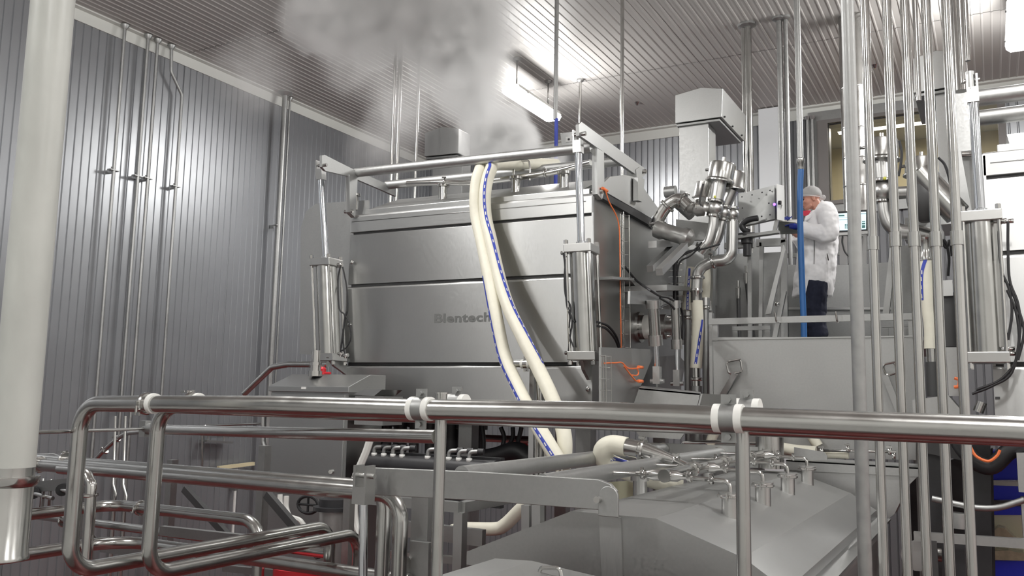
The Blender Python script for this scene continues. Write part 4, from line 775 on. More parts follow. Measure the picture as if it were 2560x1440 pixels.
part('plate', MB().prism([PY(*q, 9.9) for q in ((1778, 637), (1886, 632), (1886, 850), (1778, 850))], (0, .03, 0)), 'dull', t); part('post', MB().prism([PY(*q, 9.85) for q in ((1882, 606), (1900, 604), (1900, 850), (1882, 850))], (0, .05, 0)), 'dull', t)
for q0, q1, lab in (((1846, 742), (1848, 845), 'dark thin upright hose with a joint, nearer the valves'), ((1866, 705), (1884, 845), 'dark thin slanting hose with a joint, nearer the gate frame')):
    a, b = PY(*q0, 9.6), PY(*q1, 9.6); tt = thing('thin_hose', lab, 'hose', b); part('hose', MB().cyl(a, b, .022, 10), 'dark', tt); part('joint', MB().lathe(a-V((0, 0, .02)), UP, [(0, .024), (.06, .03), (.12, .03), (.13, .018), (.2, .018)], 10), 'tube', tt)
# gate frame with diagonal struts
t = thing('gate_frame', 'open steel gate frame with long diagonal struts beside the worker', 'frame', PY(1930, 845, 9.3)); yg = 9.3
part('top_bar', MB().prism([PY(*q, yg) for q in ((1890, 598), (1963, 594), (1963, 614), (1890, 616))], (0, .05, 0)), 'satin', t)
part('post', MB().prism([PY(*q, yg) for q in ((1898, 606), (1908, 606), (1905, 850), (1896, 850))], (0, .05, 0)), 'satin', t); part('post', MB().prism([PY(*q, yg) for q in ((1952, 600), (1966, 598), (1970, 850), (1953, 850))], (0, .05, 0)), 'satin', t)
part('plate', MB().prism([PY(*q, yg+.05) for q in ((1905, 632), (1953, 630), (1953, 850), (1905, 850))], (0, .02, 0)), 'dull', t)
part('strut', MB().prism([PY(*q, yg-.35) for q in ((1958, 612), (1963, 624), (1927, 784), (1913, 786))], (0, .05, 0)), 'satin', t); part('strut', MB().prism([PY(*q, yg-.2) for q in ((1955, 728), (1965, 728), (1942, 845), (1930, 845))], (0, .05, 0)), 'satin', t)
part('bolt', MB().ball(PY(1943, 760, yg-.25), .025), 'tube', t)
# operator terminal seen from behind
t = thing('terminal', 'tilted operator terminal seen from its riveted steel back, with a tiny violet lamp', 'terminal', PY(1890, 600, 8.9)); yt = 8.9
bk = [PY(1840, 480, yt), PY(1936, 463, yt), PY(1937, 547, yt), PY(1838, 562, yt)]; bk[0].y += .1; bk[3].y += .12
part('back_shell', MB().prism(bk, (.02, .06, 0)), 'dull', t); sd_ = [PY(1936, 463, yt), PY(1945, 466, yt+.06), PY(1945, 548, yt+.06), PY(1937, 547, yt)]
part('screen_edge', MB().prism([bk[1]+V((.02, .0, .01)), bk[1]+V((.07, .10, .01)), bk[2]+V((.07, .10, -.01)), bk[2]+V((.02, .0, -.01))], (.006, 0, 0)), 'label', t)
for q in ((1855, 492), (1880, 487), (1905, 481), (1925, 476), (1856, 520), (1922, 508), (1858, 548), (1882, 545), (1904, 541), (1925, 537)): part('rivet', MB().ball(PY(*q, yt-.012), .009, 6, 4), 'dark', t)
M['violet'] = nm('violet indicator', (.1, .02, .9), .4, emit=(.18, .08, 1), es=6); part('lamp', MB().ball(PY(1936, 511, yt-.02), .014), 'violet', t, label='lit violet indicator lamp')
part('knob', MB().cyl(PY(1946, 507, yt-.02), PY(1953, 507, yt-.02), .022, 8), 'black', t); part('side_bracket', MB().prism([PY(*q, yt+.05) for q in ((1946, 510), (1955, 512), (1940, 582), (1930, 580))], (0, .03, 0)), 'steel', t)
part('swing_arm', MB().beam(PY(1832, 596, yt-.05), PY(1948, 580, yt-.05), .09, .03), 'dull', t); part('cable_boot', MB().tube(smooth([PY(*q, yt-.03) for q in ((1895, 545), (1870, 550), (1855, 562), (1860, 574), (1872, 580))], 5), .030, 10), 'black', t)
part('swivel', MB().lathe(PY(1868, 640, yt), UP, [(0, .04), (.12, .04), (.13, .06), (.18, .06), (.2, .1), (.23, .1)], 14), 'blackm', t); part('stand_arm', MB().beam(PY(1812, 615, yt+.1), PY(1884, 612, yt+.1), .06, .06), 'dull', t); part('stand_post', MB().beam(PY(1874, 612, yt+.1), PY(1876, 850, yt+.1), .04, .04, (1, 0, 0)), 'dull', t)
# screen on a post, facing us
t = thing('monitor', 'lit flat monitor on a steel post behind the worker', 'monitor', PY(2130, 660, 10.6)); ym = 10.6
mo = [PY(*q, ym) for q in ((2072, 530), (2167, 524), (2169, 577), (2074, 583))]; part('case', MB().prism(mo, (0, .05, 0)), 'blackm', t); part('tray', MB().prism([PY(*q, ym-.03) for q in ((2074, 583), (2170, 577), (2170, 584), (2074, 590))], (0, .12, 0)), 'satin', t)
M['screen'] = nm('lit screen', (.7, .85, .9), .3, emit=(.62, .85, .95), es=1.0); M['scr_dk'] = nm('screen print', (.05, .12, .12), .4, emit=(.08, .2, .19), es=.6); M['scr_gr'] = nm('screen bar', (.3, .4, .45), .4, emit=(.36, .5, .55), es=.6)
sc_ = part('screen', MB().prism([PY(*q, ym-.006) for q in ((2078, 535), (2165, 529), (2165, 573), (2080, 577))], (0, .004, 0)), 'screen', t, label='lit pale screen')
m = MB(); m2 = MB()
for q in ((2094, 537, 2111, 541), (2112, 560, 2116, 562), (2117, 560, 2122, 562), (2112, 563, 2116, 565), (2117, 563, 2122, 565), (2112, 566, 2116, 568), (2117, 566, 2122, 568), (2112, 569, 2116, 571), (2117, 569, 2122, 571), (2155, 553, 2163, 555), (2155, 557, 2163, 561), (2155, 563, 2163, 570), (2148, 538, 2151, 541)):
    m.prism([PY(q[0], q[1], ym-.009), PY(q[2], q[1]-.4, ym-.009), PY(q[2], q[3]-.4, ym-.009), PY(q[0], q[3], ym-.009)], (0, .003, 0))
for q in ((2096, 549, 2123, 550.5), (2144, 533.5, 2165, 536), (2094, 543, 2120, 544)): m2.prism([PY(q[0], q[1], ym-.009), PY(q[2], q[1]-1, ym-.009), PY(q[2], q[3]-1, ym-.009), PY(q[0], q[3], ym-.009)], (0, .003, 0))
part('screen_fields', m, 'scr_dk', sc_, kind='stuff'); part('screen_bars', m2, 'scr_gr', sc_, kind='stuff')
part('post', MB().prism([PY(*q, ym) for q in ((2098, 590), (2118, 589), (2119, 662), (2099, 662))], (0, .08, 0)), 'steel', t); part('post', MB().prism([PY(*q, ym) for q in ((2150, 586), (2166, 585), (2167, 662), (2151, 662))], (0, .08, 0)), 'steel', t)
part('power_cable', MB().tube(smooth([PY(*q, ym-.02) for q in ((2106, 590), (2105, 605), (2108, 618), (2112, 630), (2125, 645))], 4), .008, 6), 'black', t)
cable('thin_cable', 'thin black cable hanging in front of the monitor post', 'cable', [PY(*q, ym-.06) for q in ((2155, 590), (2150, 610), (2146, 625), (2130, 650), (2120, 662))], .007)
# ================================================================ hood columns
def hood(lab, tl, pk, tr, br, bl, y, leg, dep, bright='dull'):
    t = thing('hood_column', lab, 'hoist', PY(leg[0], leg[3], y), 'gabled hood columns')
    cap = [PY(*q, y) for q in (tl, pk, tr, br, bl)]; part('hood', MB().prism(cap, (0, dep, 0)), 'satin', t, bevel=.004)
    a, b = PY(bl[0]+4, bl[1]+5, y+.02), PY(br[0]-6, br[1]+4, y+.02); part('hood_rim', MB().prism([cap[4]+V((.01, .02, -.012)), cap[3]+V((-.03, .02, -.012)), cap[3]+V((-.03, .02, -.035)), cap[4]+V((.01, .02, -.035))], (0, dep-.08, 0)), 'dull', t)
    x0, x1 = PY(leg[0], leg[2], y).x, PY(leg[1], leg[2], y).x; zt_ = min(cap[3].z, cap[4].z)-.02
    part('column', MB().span((x0, y+.06, PY(leg[0], leg[3], y).z), (x1, y+.06+leg[4], zt_)), 'satin', t, bevel=.004); return t
t = hood('gabled sheet-steel hood on a thick column right behind the valve cluster', (1688, 238), (1752, 219), (1807, 221), (1804, 292), (1688, 308), 9.5, (1694, 1768, 400, 760, .30), 1.05)
for q in ((1812, 292), (1832, 316), (1855, 338)): part('screw', MB().ball(PX(*q, PY(1806, 292, 9.5).x+.003), .012, 6, 4), 'dark', t)
p = PY(1690, 478, 9.45); part('lamp_can', MB().cyl(p-V((.13, 0, 0)), p, .065, 14), 'galv', t)
hood('gabled hood half veiled by the steam above the cooker', (1062, 333), (1105, 317), (1147, 322), (1146, 383), (1061, 391), 9.2, (1075, 1150, 420, 560, .2), .28)
hood('gabled hood seen between the shiny vertical pipes', (2283, 146), (2340, 126), (2415, 128), (2418, 210), (2284, 232), 8.7, (2340, 2425, 300, 560, .6), 1.0)
# speaker-like steel box at the lid
t = thing('wall_box', 'small steel box with a pale square plate behind the lift arm tip', 'box', PY(1425, 362, 9.4)); part('case', MB().prism([PY(*q, 9.4) for q in ((1400, 333), (1438, 328), (1440, 362), (1404, 366))], (0, .2, 0)), 'satin', t, bevel=.004); part('plate', MB().prism([PY(*q, 9.385) for q in ((1414, 343), (1430, 341), (1430, 354), (1414, 355))], (0, .01, 0)), 'label', t); part('button', MB().ball(PY(1422, 348, 9.38), .014), 'dark', t)
# ================================================================ valve cluster between cooker and platform
def valve(t, act_top, act_bot, ra, ball, rb, y, d=0.):
    a, b = PY(*act_top, y), PY(*act_bot, y); ax = (a-b).normalized(); L = (a-b).length; c = PY(*ball, y)
    ac = part('actuator', MB().lathe(b, ax, [(0, ra*.3), (0, ra*1.12), (.012, ra*1.12), (.03, ra), (L-.02, ra), (L, ra*.94), (L, ra*.2)], 26), 'tubed', t)
    part('top_port', MB().cyl(a, a+ax*.06, .016, 10), 'tube', ac); part('air_port', MB().cyl(a-ax*.05-V((ra+.04, 0, 0)), a-ax*.05, .014, 8), 'tube', ac)
    part('yoke', MB().cyl(c+ax*rb*.8, b, ra*.52, 16, ra*.55), 'cast', t); part('valve_ball', MB().ball(c, rb, 20, 12), 'cast', t)
    part('tri_clamp', clamp_mb(c+ax*rb*.92, ax, rb*.78, .03), 'tube', t); part('tri_clamp', clamp_mb(c-ax*rb*.95, ax, rb*.62, .03), 'tube', t); return c, ax
yv = 8.35
t = thing('valve_cluster', 'cluster of round-bodied process valves with shiny actuator cans and bent outlet tubes', 'valve', PY(1790, 640, yv))
cs = []
for at_, ab_, ra, bl, rb, y in (((1808, 408), (1799, 455), .125, (1788, 521), .078, yv-.1), ((1835, 430), (1830, 475), .115, (1809, 533), .07, yv+.12), ((1765, 458), (1757, 498), .085, (1830, 537), .072, yv+.2)):
    if at_[0] == 1765:
        a, b = PY(*at_, yv+.3), PY(*ab_, yv+.3); part('actuator', MB().lathe(b, a-b, [(0, .03), (0, .115), (.02, .10), ((a-b).length, .10), ((a-b).length, .02)], 22), 'tubed', t)
        c = PY(*bl, y); part('valve_ball', MB().ball(c, rb, 20, 12), 'cast', t); part('tri_clamp', clamp_mb(c+UP*rb*.9, UP, rb*.7, .03), 'tube', t); part('tri_clamp', clamp_mb(c-UP*rb*.95, UP, rb*.62, .03), 'tube', t); part('yoke', MB().cyl(c+UP*.05, c+UP*.3, .04), 'cast', t); cs.append((c, UP))
    else: cs.append(valve(t, at_, ab_, ra, bl, rb, y))
def vtube(seq, r, y, mat='cast', sm=False, rad=.16): return part('outlet_tube', MB().tube(smooth([PY(*q, y) for q in seq], 6) if sm else fillet([PY(*q, y) for q in seq], rad, 7), r, 16), mat, t)
vtube(((1785, 538), (1781, 575), (1772, 605), (1760, 618), (1750, 632)), .048, yv-.1, 'cast', True); vtube(((1806, 550), (1800, 580), (1790, 605), (1778, 622)), .045, yv+.12, 'cast', True)
vtube(((1831, 555), (1830, 650), (1780, 654), (1745, 672), (1741, 722)), .055, yv+.05, 'cast', rad=.20)
part('outlet_end', MB().lathe(PY(1741, 722, yv+.05), PY(1741, 760, yv+.05)-PY(1741, 722, yv+.05), [(0, .06), (.02, .066), (.04, .056), (.14, .056)], 16), 'tube', t)
for q, d in (((1783, 654), V((1, 0, .2))), ((1744, 694), UP), ((1762, 618), V((.4, 0, 1)))): part('tri_clamp', clamp_mb(PY(*q, yv+.03), d, .052, .03), 'tube', t)
# feed bend on the cooker side
vtube(((1781, 521), (1720, 518)), .058, yv-.1); part('side_valve', MB().lathe(PY(1772, 520, yv-.1), (-1, 0, 0), [(0, .05), (.03, .075), (.12, .075), (.15, .055)], 16), 'cast', t); part('tri_clamp', clamp_mb(PY(1745, 519, yv-.1), V((1, 0, 0)), .058, .03), 'tube', t)
fb = smooth([PY(*q, yv-.15) for q in ((1722, 519), (1705, 502), (1690, 500), (1668, 515), (1650, 540), (1643, 562), (1648, 580))], 6); part('feed_bend', MB().tube(fb, .062, 16), 'tube', t)
for i in (6, 18, 30): part('tri_clamp', clamp_mb(fb[i], fb[i+1]-fb[i], .062, .03), 'tube', t)
part('feed_body', MB().lathe(PY(1640, 572, yv-.2), PY(1695, 588, yv-.2)-PY(1640, 572, yv-.2), [(0, .085), (.06, .095), (.1, .08), (.28, .08), (.3, .095), (.36, .095), (.4, .05)], 18), 'cast', t)
part('cross_tube', MB().cyl(PY(1730, 540, yv+.1), PY(1690, 505, yv+.1), .055, 14), 'dull', t)
for seq in (((1755, 605), (1735, 625), (1705, 640), (1690, 660), (1688, 700), (1688, 780)), ((1750, 618), (1725, 640), (1700, 655), (1692, 690)), ((1758, 460), (1752, 485), (1750, 505), (1754, 515)), ((1800, 610), (1760, 622), (1722, 628), (1700, 640))):
    part('air_line', MB().tube(smooth([PY(*q, yv-.2) for q in seq], 5), .009, 7), 'black', t)
part('marker', MB().ball(PY(1787, 492, yv-.2), .014, 8, 5), nm('yellow marker', (.6, .6, .1), .5), t, label='tiny yellow marker')
# table under the valves
t = thing('valve_stand', 'steel support stand under the valve cluster next to the cooker', 'stand', PY(1760, 900, 8.7)); part('plate', MB().prism([PY(*q, 8.7) for q in ((1690, 548), (1790, 560), (1790, 600), (1690, 600))], (0, .05, 0)), 'satin', t); part('upright', MB().prism([PY(*q, 8.9) for q in ((1760, 600), (1782, 600), (1782, 860), (1762, 860))], (0, .1, 0)), 'satin', t); part('upright', MB().prism([PY(*q, 9.0) for q in ((1690, 600), (1708, 600), (1712, 860), (1694, 860))], (0, .1, 0)), 'satin', t)
part('warning_label', MB().prism([PY(*q, 8.89) for q in ((1768, 752), (1778, 752), (1779, 776), (1769, 776))], (0, -.004, 0)), 'label', t, label='small white printed label')
# cream transfer hoses hanging from the valves
def hose(lab, pts, r, stripe=None, y=None, n=18, name='cream_hose', sr=.5):
    path = smooth(pts, 7); t = thing(name, lab, 'hose', pts[0], 'cream rubber hoses'); part('rubber', MB().tube(path, r, n), 'hose', t)
    if stripe:                                       # printed blue line running along the wall of the hose
        m = MB(); i0, i1 = int(len(path)*stripe[0]), int(len(path)*stripe[1]); g0 = None; m2 = MB()
        for i in range(i0, i1):
            tg = (path[min(i+1, len(path)-1)]-path[max(i-1, 0)]).normalized(); vw = (EYE-path[i]).normalized(); vw = (vw-tg*vw.dot(tg)).normalized(); sd = tg.cross(vw); f = (i-i0)/max(1, i1-i0-1); a0 = stripe[2]+(stripe[3]-stripe[2])*f
            ring = [path[i]+(vw*math.cos(a0+k)+sd*math.sin(a0+k))*(r+.002) for k in (-.22, 0, .22)]
            g = m.ring(ring)
            if g0:
                m.face((g0[0], g0[1], g[1], g[0])); m.face((g0[1], g0[2], g[2], g[1]))
            g0 = g
            if i % 2 == 0 and i > i0+4:
                q = [path[i]+(vw*math.cos(a0+k)+sd*math.sin(a0+k))*(r+.0035)+tg*(e*.016) for k, e in ((-.08, -1), (.08, -1), (.08, 1), (-.08, 1))]; m2.face(m2.ring(q))
        s_ = part('stripe', m, 'blue', t, label='blue printed line')
        if m2.f: part('print', m2, 'label', s_, kind='stuff', label='tiny pale lettering on the blue line')
    return t
hose('cream hose hanging straight from the valve outlet, blue line low down', [PY(*q, yv+.05) for q in ((1742, 752), (1744, 800), (1743, 850), (1740, 920))], .058, (.35, .98, -.9, .1))
p0, p1 = PY(1740, 918, yv+.05), PY(1742, 1000, yv+.05); t = thing('hose_tail', 'polished hose tail and dull pipe below the straight cream hose', 'pipe', p1); part('tail', MB().cyl(p0, PY(1741, 965, yv+.05), .045, 14), 'tube', t); part('tri_clamp', clamp_mb(PY(1741, 948, yv+.05), UP, .045, .03), 'tube', t); part('pipe', MB().cyl(PY(1741, 965, yv+.05), PY(1744, 1110, yv+.05), .055, 14), 'dull', t)
hose('cream hose with a blue line, partly behind the straight one on the cooker side', [PY(*q, yv+.3) for q in ((1728, 668), (1724, 700), (1719, 740), (1716, 775))], .05, (.05, 1, .3, -.2))
hose('cream hose partly behind the straight one on the platform side', [PY(*q, yv+.4) for q in ((1762, 660), (1765, 690), (1764, 720), (1762, 745))], .05)
for k, (x0_, yy0, lab) in enumerate(((1718, 770, 'dull drain pipe with a clamp joint, beside the straight cream hose on the cooker side'), (1763, 745, 'dull drain pipe with a clamp joint, beside the straight cream hose on the platform side'))):
    a, b = PY(x0_, yy0, yv+.35), PY(x0_+4, 1110, yv+.35); t = thing('drain_pipe', lab, 'pipe', b); part('tube', MB().cyl(a, b, .036, 14), 'dull', t); part('tri_clamp', clamp_mb(PY(x0_, yy0+25, yv+.35), UP, .036, .03), 'tube', t); part('ferrule', MB().cyl(a, a-V((0, 0, .08)), .05, 14), 'cast', t)
t = thing('wire_basket', 'wire basket ladder with a black cable on the stand behind the cooker', 'basket', PY(1688, 780, 8.5)); m = MB()
for k in range(9): z = PY(1688, 660+k*16, 8.5); m.tube([z-V((.07, 0, 0)), z+V((.09, 0, 0))], .004, 5)
part('rungs', m, 'tube', t, kind='stuff'); part('cable', MB().cyl(PY(1688, 650, 8.52), PY(1690, 800, 8.52), .03, 8), 'black', t)
# ---- the two big hoses draped over the lid
hose('cream hose draped over the cooker lid, without a visible blue line', [A.T(-1.05, 1.1, zt+.62)]+[A.F(*q, o) for q, o in (((1222, 412), .25), ((1198, 432), -.05), ((1189, 480), -.12), ((1191, 540), -.14), ((1206, 610), -.2), ((1222, 690), -.3), ((1240, 790), -.45), ((1261, 890), -.55), ((1295, 970), -.75), ((1330, 1040), -.95), ((1368, 1105), -1.1), ((1410, 1175), -1.15))], .058, (.50, 1, 1.3, .2))
hose('cream hose draped over the cooker lid, with the long blue line', [A.T(-.85, 1.1, zt+.62)]+[A.F(*q, o) for q, o in (((1250, 408), .25), ((1226, 428), -.05), ((1213, 480), -.12), ((1214, 540), -.14), ((1227, 600), -.2), ((1247, 690), -.3), ((1272, 770), -.45), ((1310, 850), -.6), ((1345, 920), -.72), ((1378, 990), -.85), ((1404, 1060), -.95), ((1412, 1110), -1.0), ((1408, 1170), -1.0))], .058, (.13, .70, .5, -1.2))
hose('short cream hose looping into the polished feed adaptor above the trough lid', [PY(*q, o) for q, o in (((1700, 1215), 5.75), ((1610, 1190), 5.75), ((1545, 1168), 5.7), ((1512, 1150), 5.65), ((1508, 1125), 5.6), ((1530, 1112), 5.6), ((1566, 1117), 5.6))], .066, (.28, .5, 1.0, .5))
hose('cream hose curving behind the rail above the trough end, with blue line', [PY(*q, 8.0) for q in ((1915, 1060), (1918, 1092), (1935, 1112), (1975, 1124), (2040, 1130))], .05, (.1, .6, .3, .3))
hose('plain cream hose curving out near the second rail post', [PY(*q, 8.0) for q in ((1800, 1060), (1782, 1090), (1774, 1112))], .045)
hose('plain cream hose ending by the far bracket of the trough', [PY(*q, 8.13) for q in ((2018, 1060), (2030, 1090), (2045, 1115))], .045)
# ================================================================ second cooker, at the end of the platform
B = Frame(0.01, 7.05, 0); WB = 2.65
zB = lambda px, py: B.F(px, py).z-CZ
bt, bl_, b1, b2_, b3 = zB(2470, 378), zB(2470, 444), zB(2500, 634), zB(2500, 912), zB(2500, 1110)
T2 = thing('cooker', 'second steel cooker tank, cut off by the picture edge, beyond the shiny pipes', 'tank', B.T(WB/2, 1.4, -3.4)); T2['label'] = 'second brushed steel cooker tank beyond the bundle of shiny pipes, with thick lift cylinder'
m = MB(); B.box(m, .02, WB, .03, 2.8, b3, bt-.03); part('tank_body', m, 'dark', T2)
def panelB(z0, z1_, y0, x0=0., x1=WB, lip=.028):
    return MB().prism([B.T(x0, y, z) for y, z in [(y0, z0)]+[(y0+lip*(1-math.cos(k*math.pi/12)), z1_-lip*(1-math.sin(k*math.pi/12))) for k in range(7)]+[(y0+.045, z1_), (y0+.045, z0)]], B.ex*(x1-x0))
part('top_band', MB().prism([B.T(0, y, z) for y, z in ((0, bl_+.012), (0, bt-.03), (.012, bt-.008), (.035, bt), (.12, bt), (.12, bl_+.012))], B.ex*WB), 'steel_h', T2, bevel=.006)
mz = zB(2500, 405); part('weld_bead', MB().tube([B.T(.05, -.001, mz), B.T(WB, -.001, mz)], .004, 6), 'steel', T2)
part('front_panel', panelB(b1+.02, bl_-.012, .004, x0=.012, lip=.004), 'steel', T2); part('front_panel', panelB(b2_+.02, b1-.008, -.022), 'steel', T2); part('front_panel', panelB(b3+.05, b2_-.008, -.022), 'steel', T2); part('base_beam', panelB(b3, b3+.06, -.03, lip=.004), 'steel_h', T2)
part('side_plate', MB().prism([B.T(0, 0, b3), B.T(0, 0, bt-.02), B.T(0, .5, bt+.05), B.T(0, 2.85, bt+.05), B.T(0, 2.85, b3)], B.ex*.02), 'steel', T2)
part('lid', MB().prism([B.T(.18, y, z) for y, z in ((.10, bt-.01), (.10, bt+.065), (.42, bt+.20), (.62, bt+.28), (1.15, bt+.33), (1.6, bt+.24), (2.3, bt+.05), (2.3, bt-.01))], B.ex*(WB-.3)), 'satin', T2)
part('lid_rim', MB().prism([B.T(.10, y, z) for y, z in ((.06, bt), (.06, bt+.055), (.075, bt+.06), (.12, bt+.06), (.12, bt))], B.ex*WB), 'steel_h', T2, bevel=.004)
for q0, q1 in (((2440, 246), (2600, 220)), ((2444, 296), (2600, 275))):
    a, b = B.F(*q0, .1 if q0[1] < 260 else .6), B.F(*q1, .1 if q0[1] < 260 else .6); b = a+V((WB-.1, 0, 0)); part('lift_tube', MB().cyl(a, b, .062, 20), 'tubem', T2)
armB = [B.S(*q, .06) for q in ((2400, 376), (2442, 374), (2446, 520), (2430, 540))]
part('arm_plate', MB().prism([B.F(*q, .05) for q in ((2402, 378), (2445, 374), (2452, 540), (2432, 540))], (0, .025, 0)), 'dull', T2); part('arm_pin', MB().cyl(B.F(2405, 386, 0), B.F(2445, 384, 0), .02, 10), 'tube', T2)
aircyl(B, T2, (2452, 556), (2470, 884), (2432, 232), -.22, .105, plate=.26)
part('rod_extension', MB().cyl(B.F(2424, 180, -.25), B.F(2427, 225, -.25), .03, 10), 'satin', T2)
for seq in (((2497, 560), (2498, 610), (2505, 680), (2522, 720), (2530, 780), (2520, 850)), ((2520, 555), (2520, 620), (2524, 700), (2545, 760), (2550, 830), (2530, 930), (2480, 965), (2430, 985)), ((2525, 715), (2545, 770), (2560, 830), (2545, 900)), ((2518, 725), (2540, 780), (2548, 850), (2538, 905), (2500, 950), (2440, 975))):
    cable('air_line', None, None, [B.F(*q, -.32) for q in seq], .009, parent=T2)
for q in ((2500, 552), (2517, 553), (2520, 872), (2528, 884)): c = B.F(*q, -.30); part('air_fitting', MB().cyl(c-V((.04, 0, 0)), c+V((.04, 0, 0)), .016, 8), 'tube', T2)
part('warning_plate', MB().prism([B.F(*q, -.035) for q in ((2488, 992), (2500, 992), (2500, 998), (2488, 998))], (0, .006, 0)), 'dark', T2)
part('column', MB().prism([B.F(*q, .25) for q in ((2428, 1108), (2476, 1112), (2486, 1900), (2440, 1900))], (0, .15, 0)), 'blackm', T2)
part('column', MB().prism([B.F(*q, .35) for q in ((2310, 1118), (2352, 1118), (2362, 1900), (2322, 1900))], (0, .15, 0)), 'blackm', T2)
part('base_pan', MB().prism([B.F(*q, .3) for q in ((2300, 1050), (2476, 1060), (2476, 1112), (2400, 1150), (2300, 1130))], (0, 1.2, 0)), 'dark', T2)
part('curtain_box', MB().prism([B.F(*q, -.1) for q in ((2541, 1132), (2600, 1132), (2600, 1235), (2547, 1230))], (0, .1, 0)), 'satin', T2); part('curtain_box', MB().prism([B.F(*q, -.1) for q in ((2552, 1244), (2600, 1244), (2600, 1345), (2558, 1345))], (0, .1, 0)), 'satin', T2)
part('cable_bundle', MB().tube(smooth([B.F(*q, .0) for q in ((2380, 1060), (2400, 1110), (2440, 1155), (2480, 1165), (2520, 1130), (2560, 1110))], 5), .06, 10), 'black', T2)
part('signal_cable', MB().tube(smooth([B.F(*q, -.1) for q in ((2425, 1115), (2440, 1140), (2470, 1153), (2492, 1140), (2500, 1125))], 5), .010, 7), 'orange', T2)
part('grey_conduit', MB().tube(smooth([B.F(*q, -.15) for q in ((2330, 1246), (2400, 1262), (2450, 1270), (2500, 1268), (2560, 1250))], 5), .022, 10), 'galv', T2)
part('dark_motor', MB().cyl(B.F(2372, 735, .5), B.F(2378, 868, .5), .11, 18), 'dark', T2); part('sensor_box', MB().box(B.F(2368, 722, .4), (.08, .1, .12)), 'steel', T2)
part('cable_rail', MB().prism([B.F(*q, .4) for q in ((2392, 560), (2412, 560), (2420, 900), (2400, 900))], (0, .05, 0)), 'dark', T2)
part('chute_cheek', MB().prism([B.F(*q, .1) for q in ((2365, 868), (2400, 868), (2405, 990), (2372, 990))], (0, .02, 0)), 'satin', T2); part('chute', MB().prism([B.F(*q, .05) for q in ((2280, 1000), (2370, 988), (2398, 1020), (2404, 1050), (2285, 1045))], (0, .4, 0)), 'satin', T2)
part('gate_cylinder', MB().cyl(B.F(2445, 1030, .1), B.F(2455, 1005, .1), .035, 12), 'tube', T2)
part('signal_cable', MB().tube(smooth([B.F(*q, -.02) for q in ((2386, 945), (2398, 950), (2396, 965), (2385, 968))], 5), .012, 7), 'orange', T2)
# cream hose and its valve set by the second cooker
hose('cream hose with a blue line hanging behind the shiny pipes', [PY(*q, 7.6) for q in ((2318, 650), (2316, 690), (2324, 760), (2331, 820), (2332, 872))], .062, (.02, .5, .2, .9))
t = thing('hose_coupling', 'polished coupling and dark pipe stub under the cream hose behind the shiny pipes', 'pipe', PY(2332, 990, 7.6)); part('tail', MB().cyl(PY(2332, 872, 7.6), PY(2334, 905, 7.6), .05, 14), 'tube', t); part('pipe', MB().cyl(PY(2334, 905, 7.6), PY(2338, 992, 7.6), .06, 14), 'dark', t); part('top_coupling', MB().lathe(PY(2317, 652, 7.6), UP, [(0, .068), (.03, .068), (.06, .06), (.16, .06), (.18, .075), (.2, .06)], 16), 'tube', t)
yw = 7.9
t = thing('valve_cluster', 'second set of round-bodied valves, seen between the shiny pipes', 'valve', PY(2215, 600, yw))
valve(t, (2204, 350), (2204, 403), .135, (2208, 478), .095, yw); valve(t, (2303, 397), (2303, 440), .13, (2312, 505), .085, yw+.2)
part('outlet_tube', MB().tube(smooth([PY(*q, yw) for q in ((2210, 500), (2216, 540), (2228, 565), (2252, 578), (2290, 580), (2330, 590))], 6), .062, 16), 'cast', t)
part('slant_can', MB().lathe(PY(2298, 432, yw-.3), PY(2372, 512, yw-.3)-PY(2298, 432, yw-.3), [(0, .02), (0, .10), (.45, .10), (.45, .07), (.5, .07)], 22), 'tubed', t)
part('dark_body', MB().ball(PY(2312, 490, yw-.25), .14, 14, 10, (1, 1, 1.6)), 'dark', t)
part('cross_tube', MB().cyl(PY(2220, 482, yw), PY(2330, 478, yw), .05, 14), 'cast', t)
part('valve_table', MB().prism([PY(*q, yw+.25) for q in ((2262, 545), (2330, 545), (2360, 580), (2360, 600), (2262, 600))], (0, .2, 0)), 'satin', t)
for seq in (((2248, 352), (2254, 380), (2252, 410), (2246, 440)), ((2346, 394), (2362, 412), (2374, 450), (2382, 500)), ((2340, 620), (2360, 600), (2372, 640), (2370, 690)), ((2352, 600), (2366, 620), (2374, 600), (2380, 640))): part('air_line', MB().tube(smooth([PY(*q, yw-.2) for q in seq], 5), .011, 7), 'black', t)
part('marker', MB().ball(PY(2212, 446, yw-.2), .016, 8, 5), bpy.data.materials['yellow marker'], t, label='tiny yellow marker')
t = thing('strut_frame', 'slanting sheet-steel strut beside the second valve set', 'frame', PY(2220, 800, 8.6)); part('strut', MB().prism([PY(*q, 8.6) for q in ((2226, 605), (2242, 604), (2222, 790), (2206, 790))], (0, .06, 0)), 'satin', t); part('plate', MB().prism([PY(*q, 8.9) for q in ((2225, 615), (2300, 612), (2305, 800), (2228, 800))], (0, .03, 0)), 'dull', t)
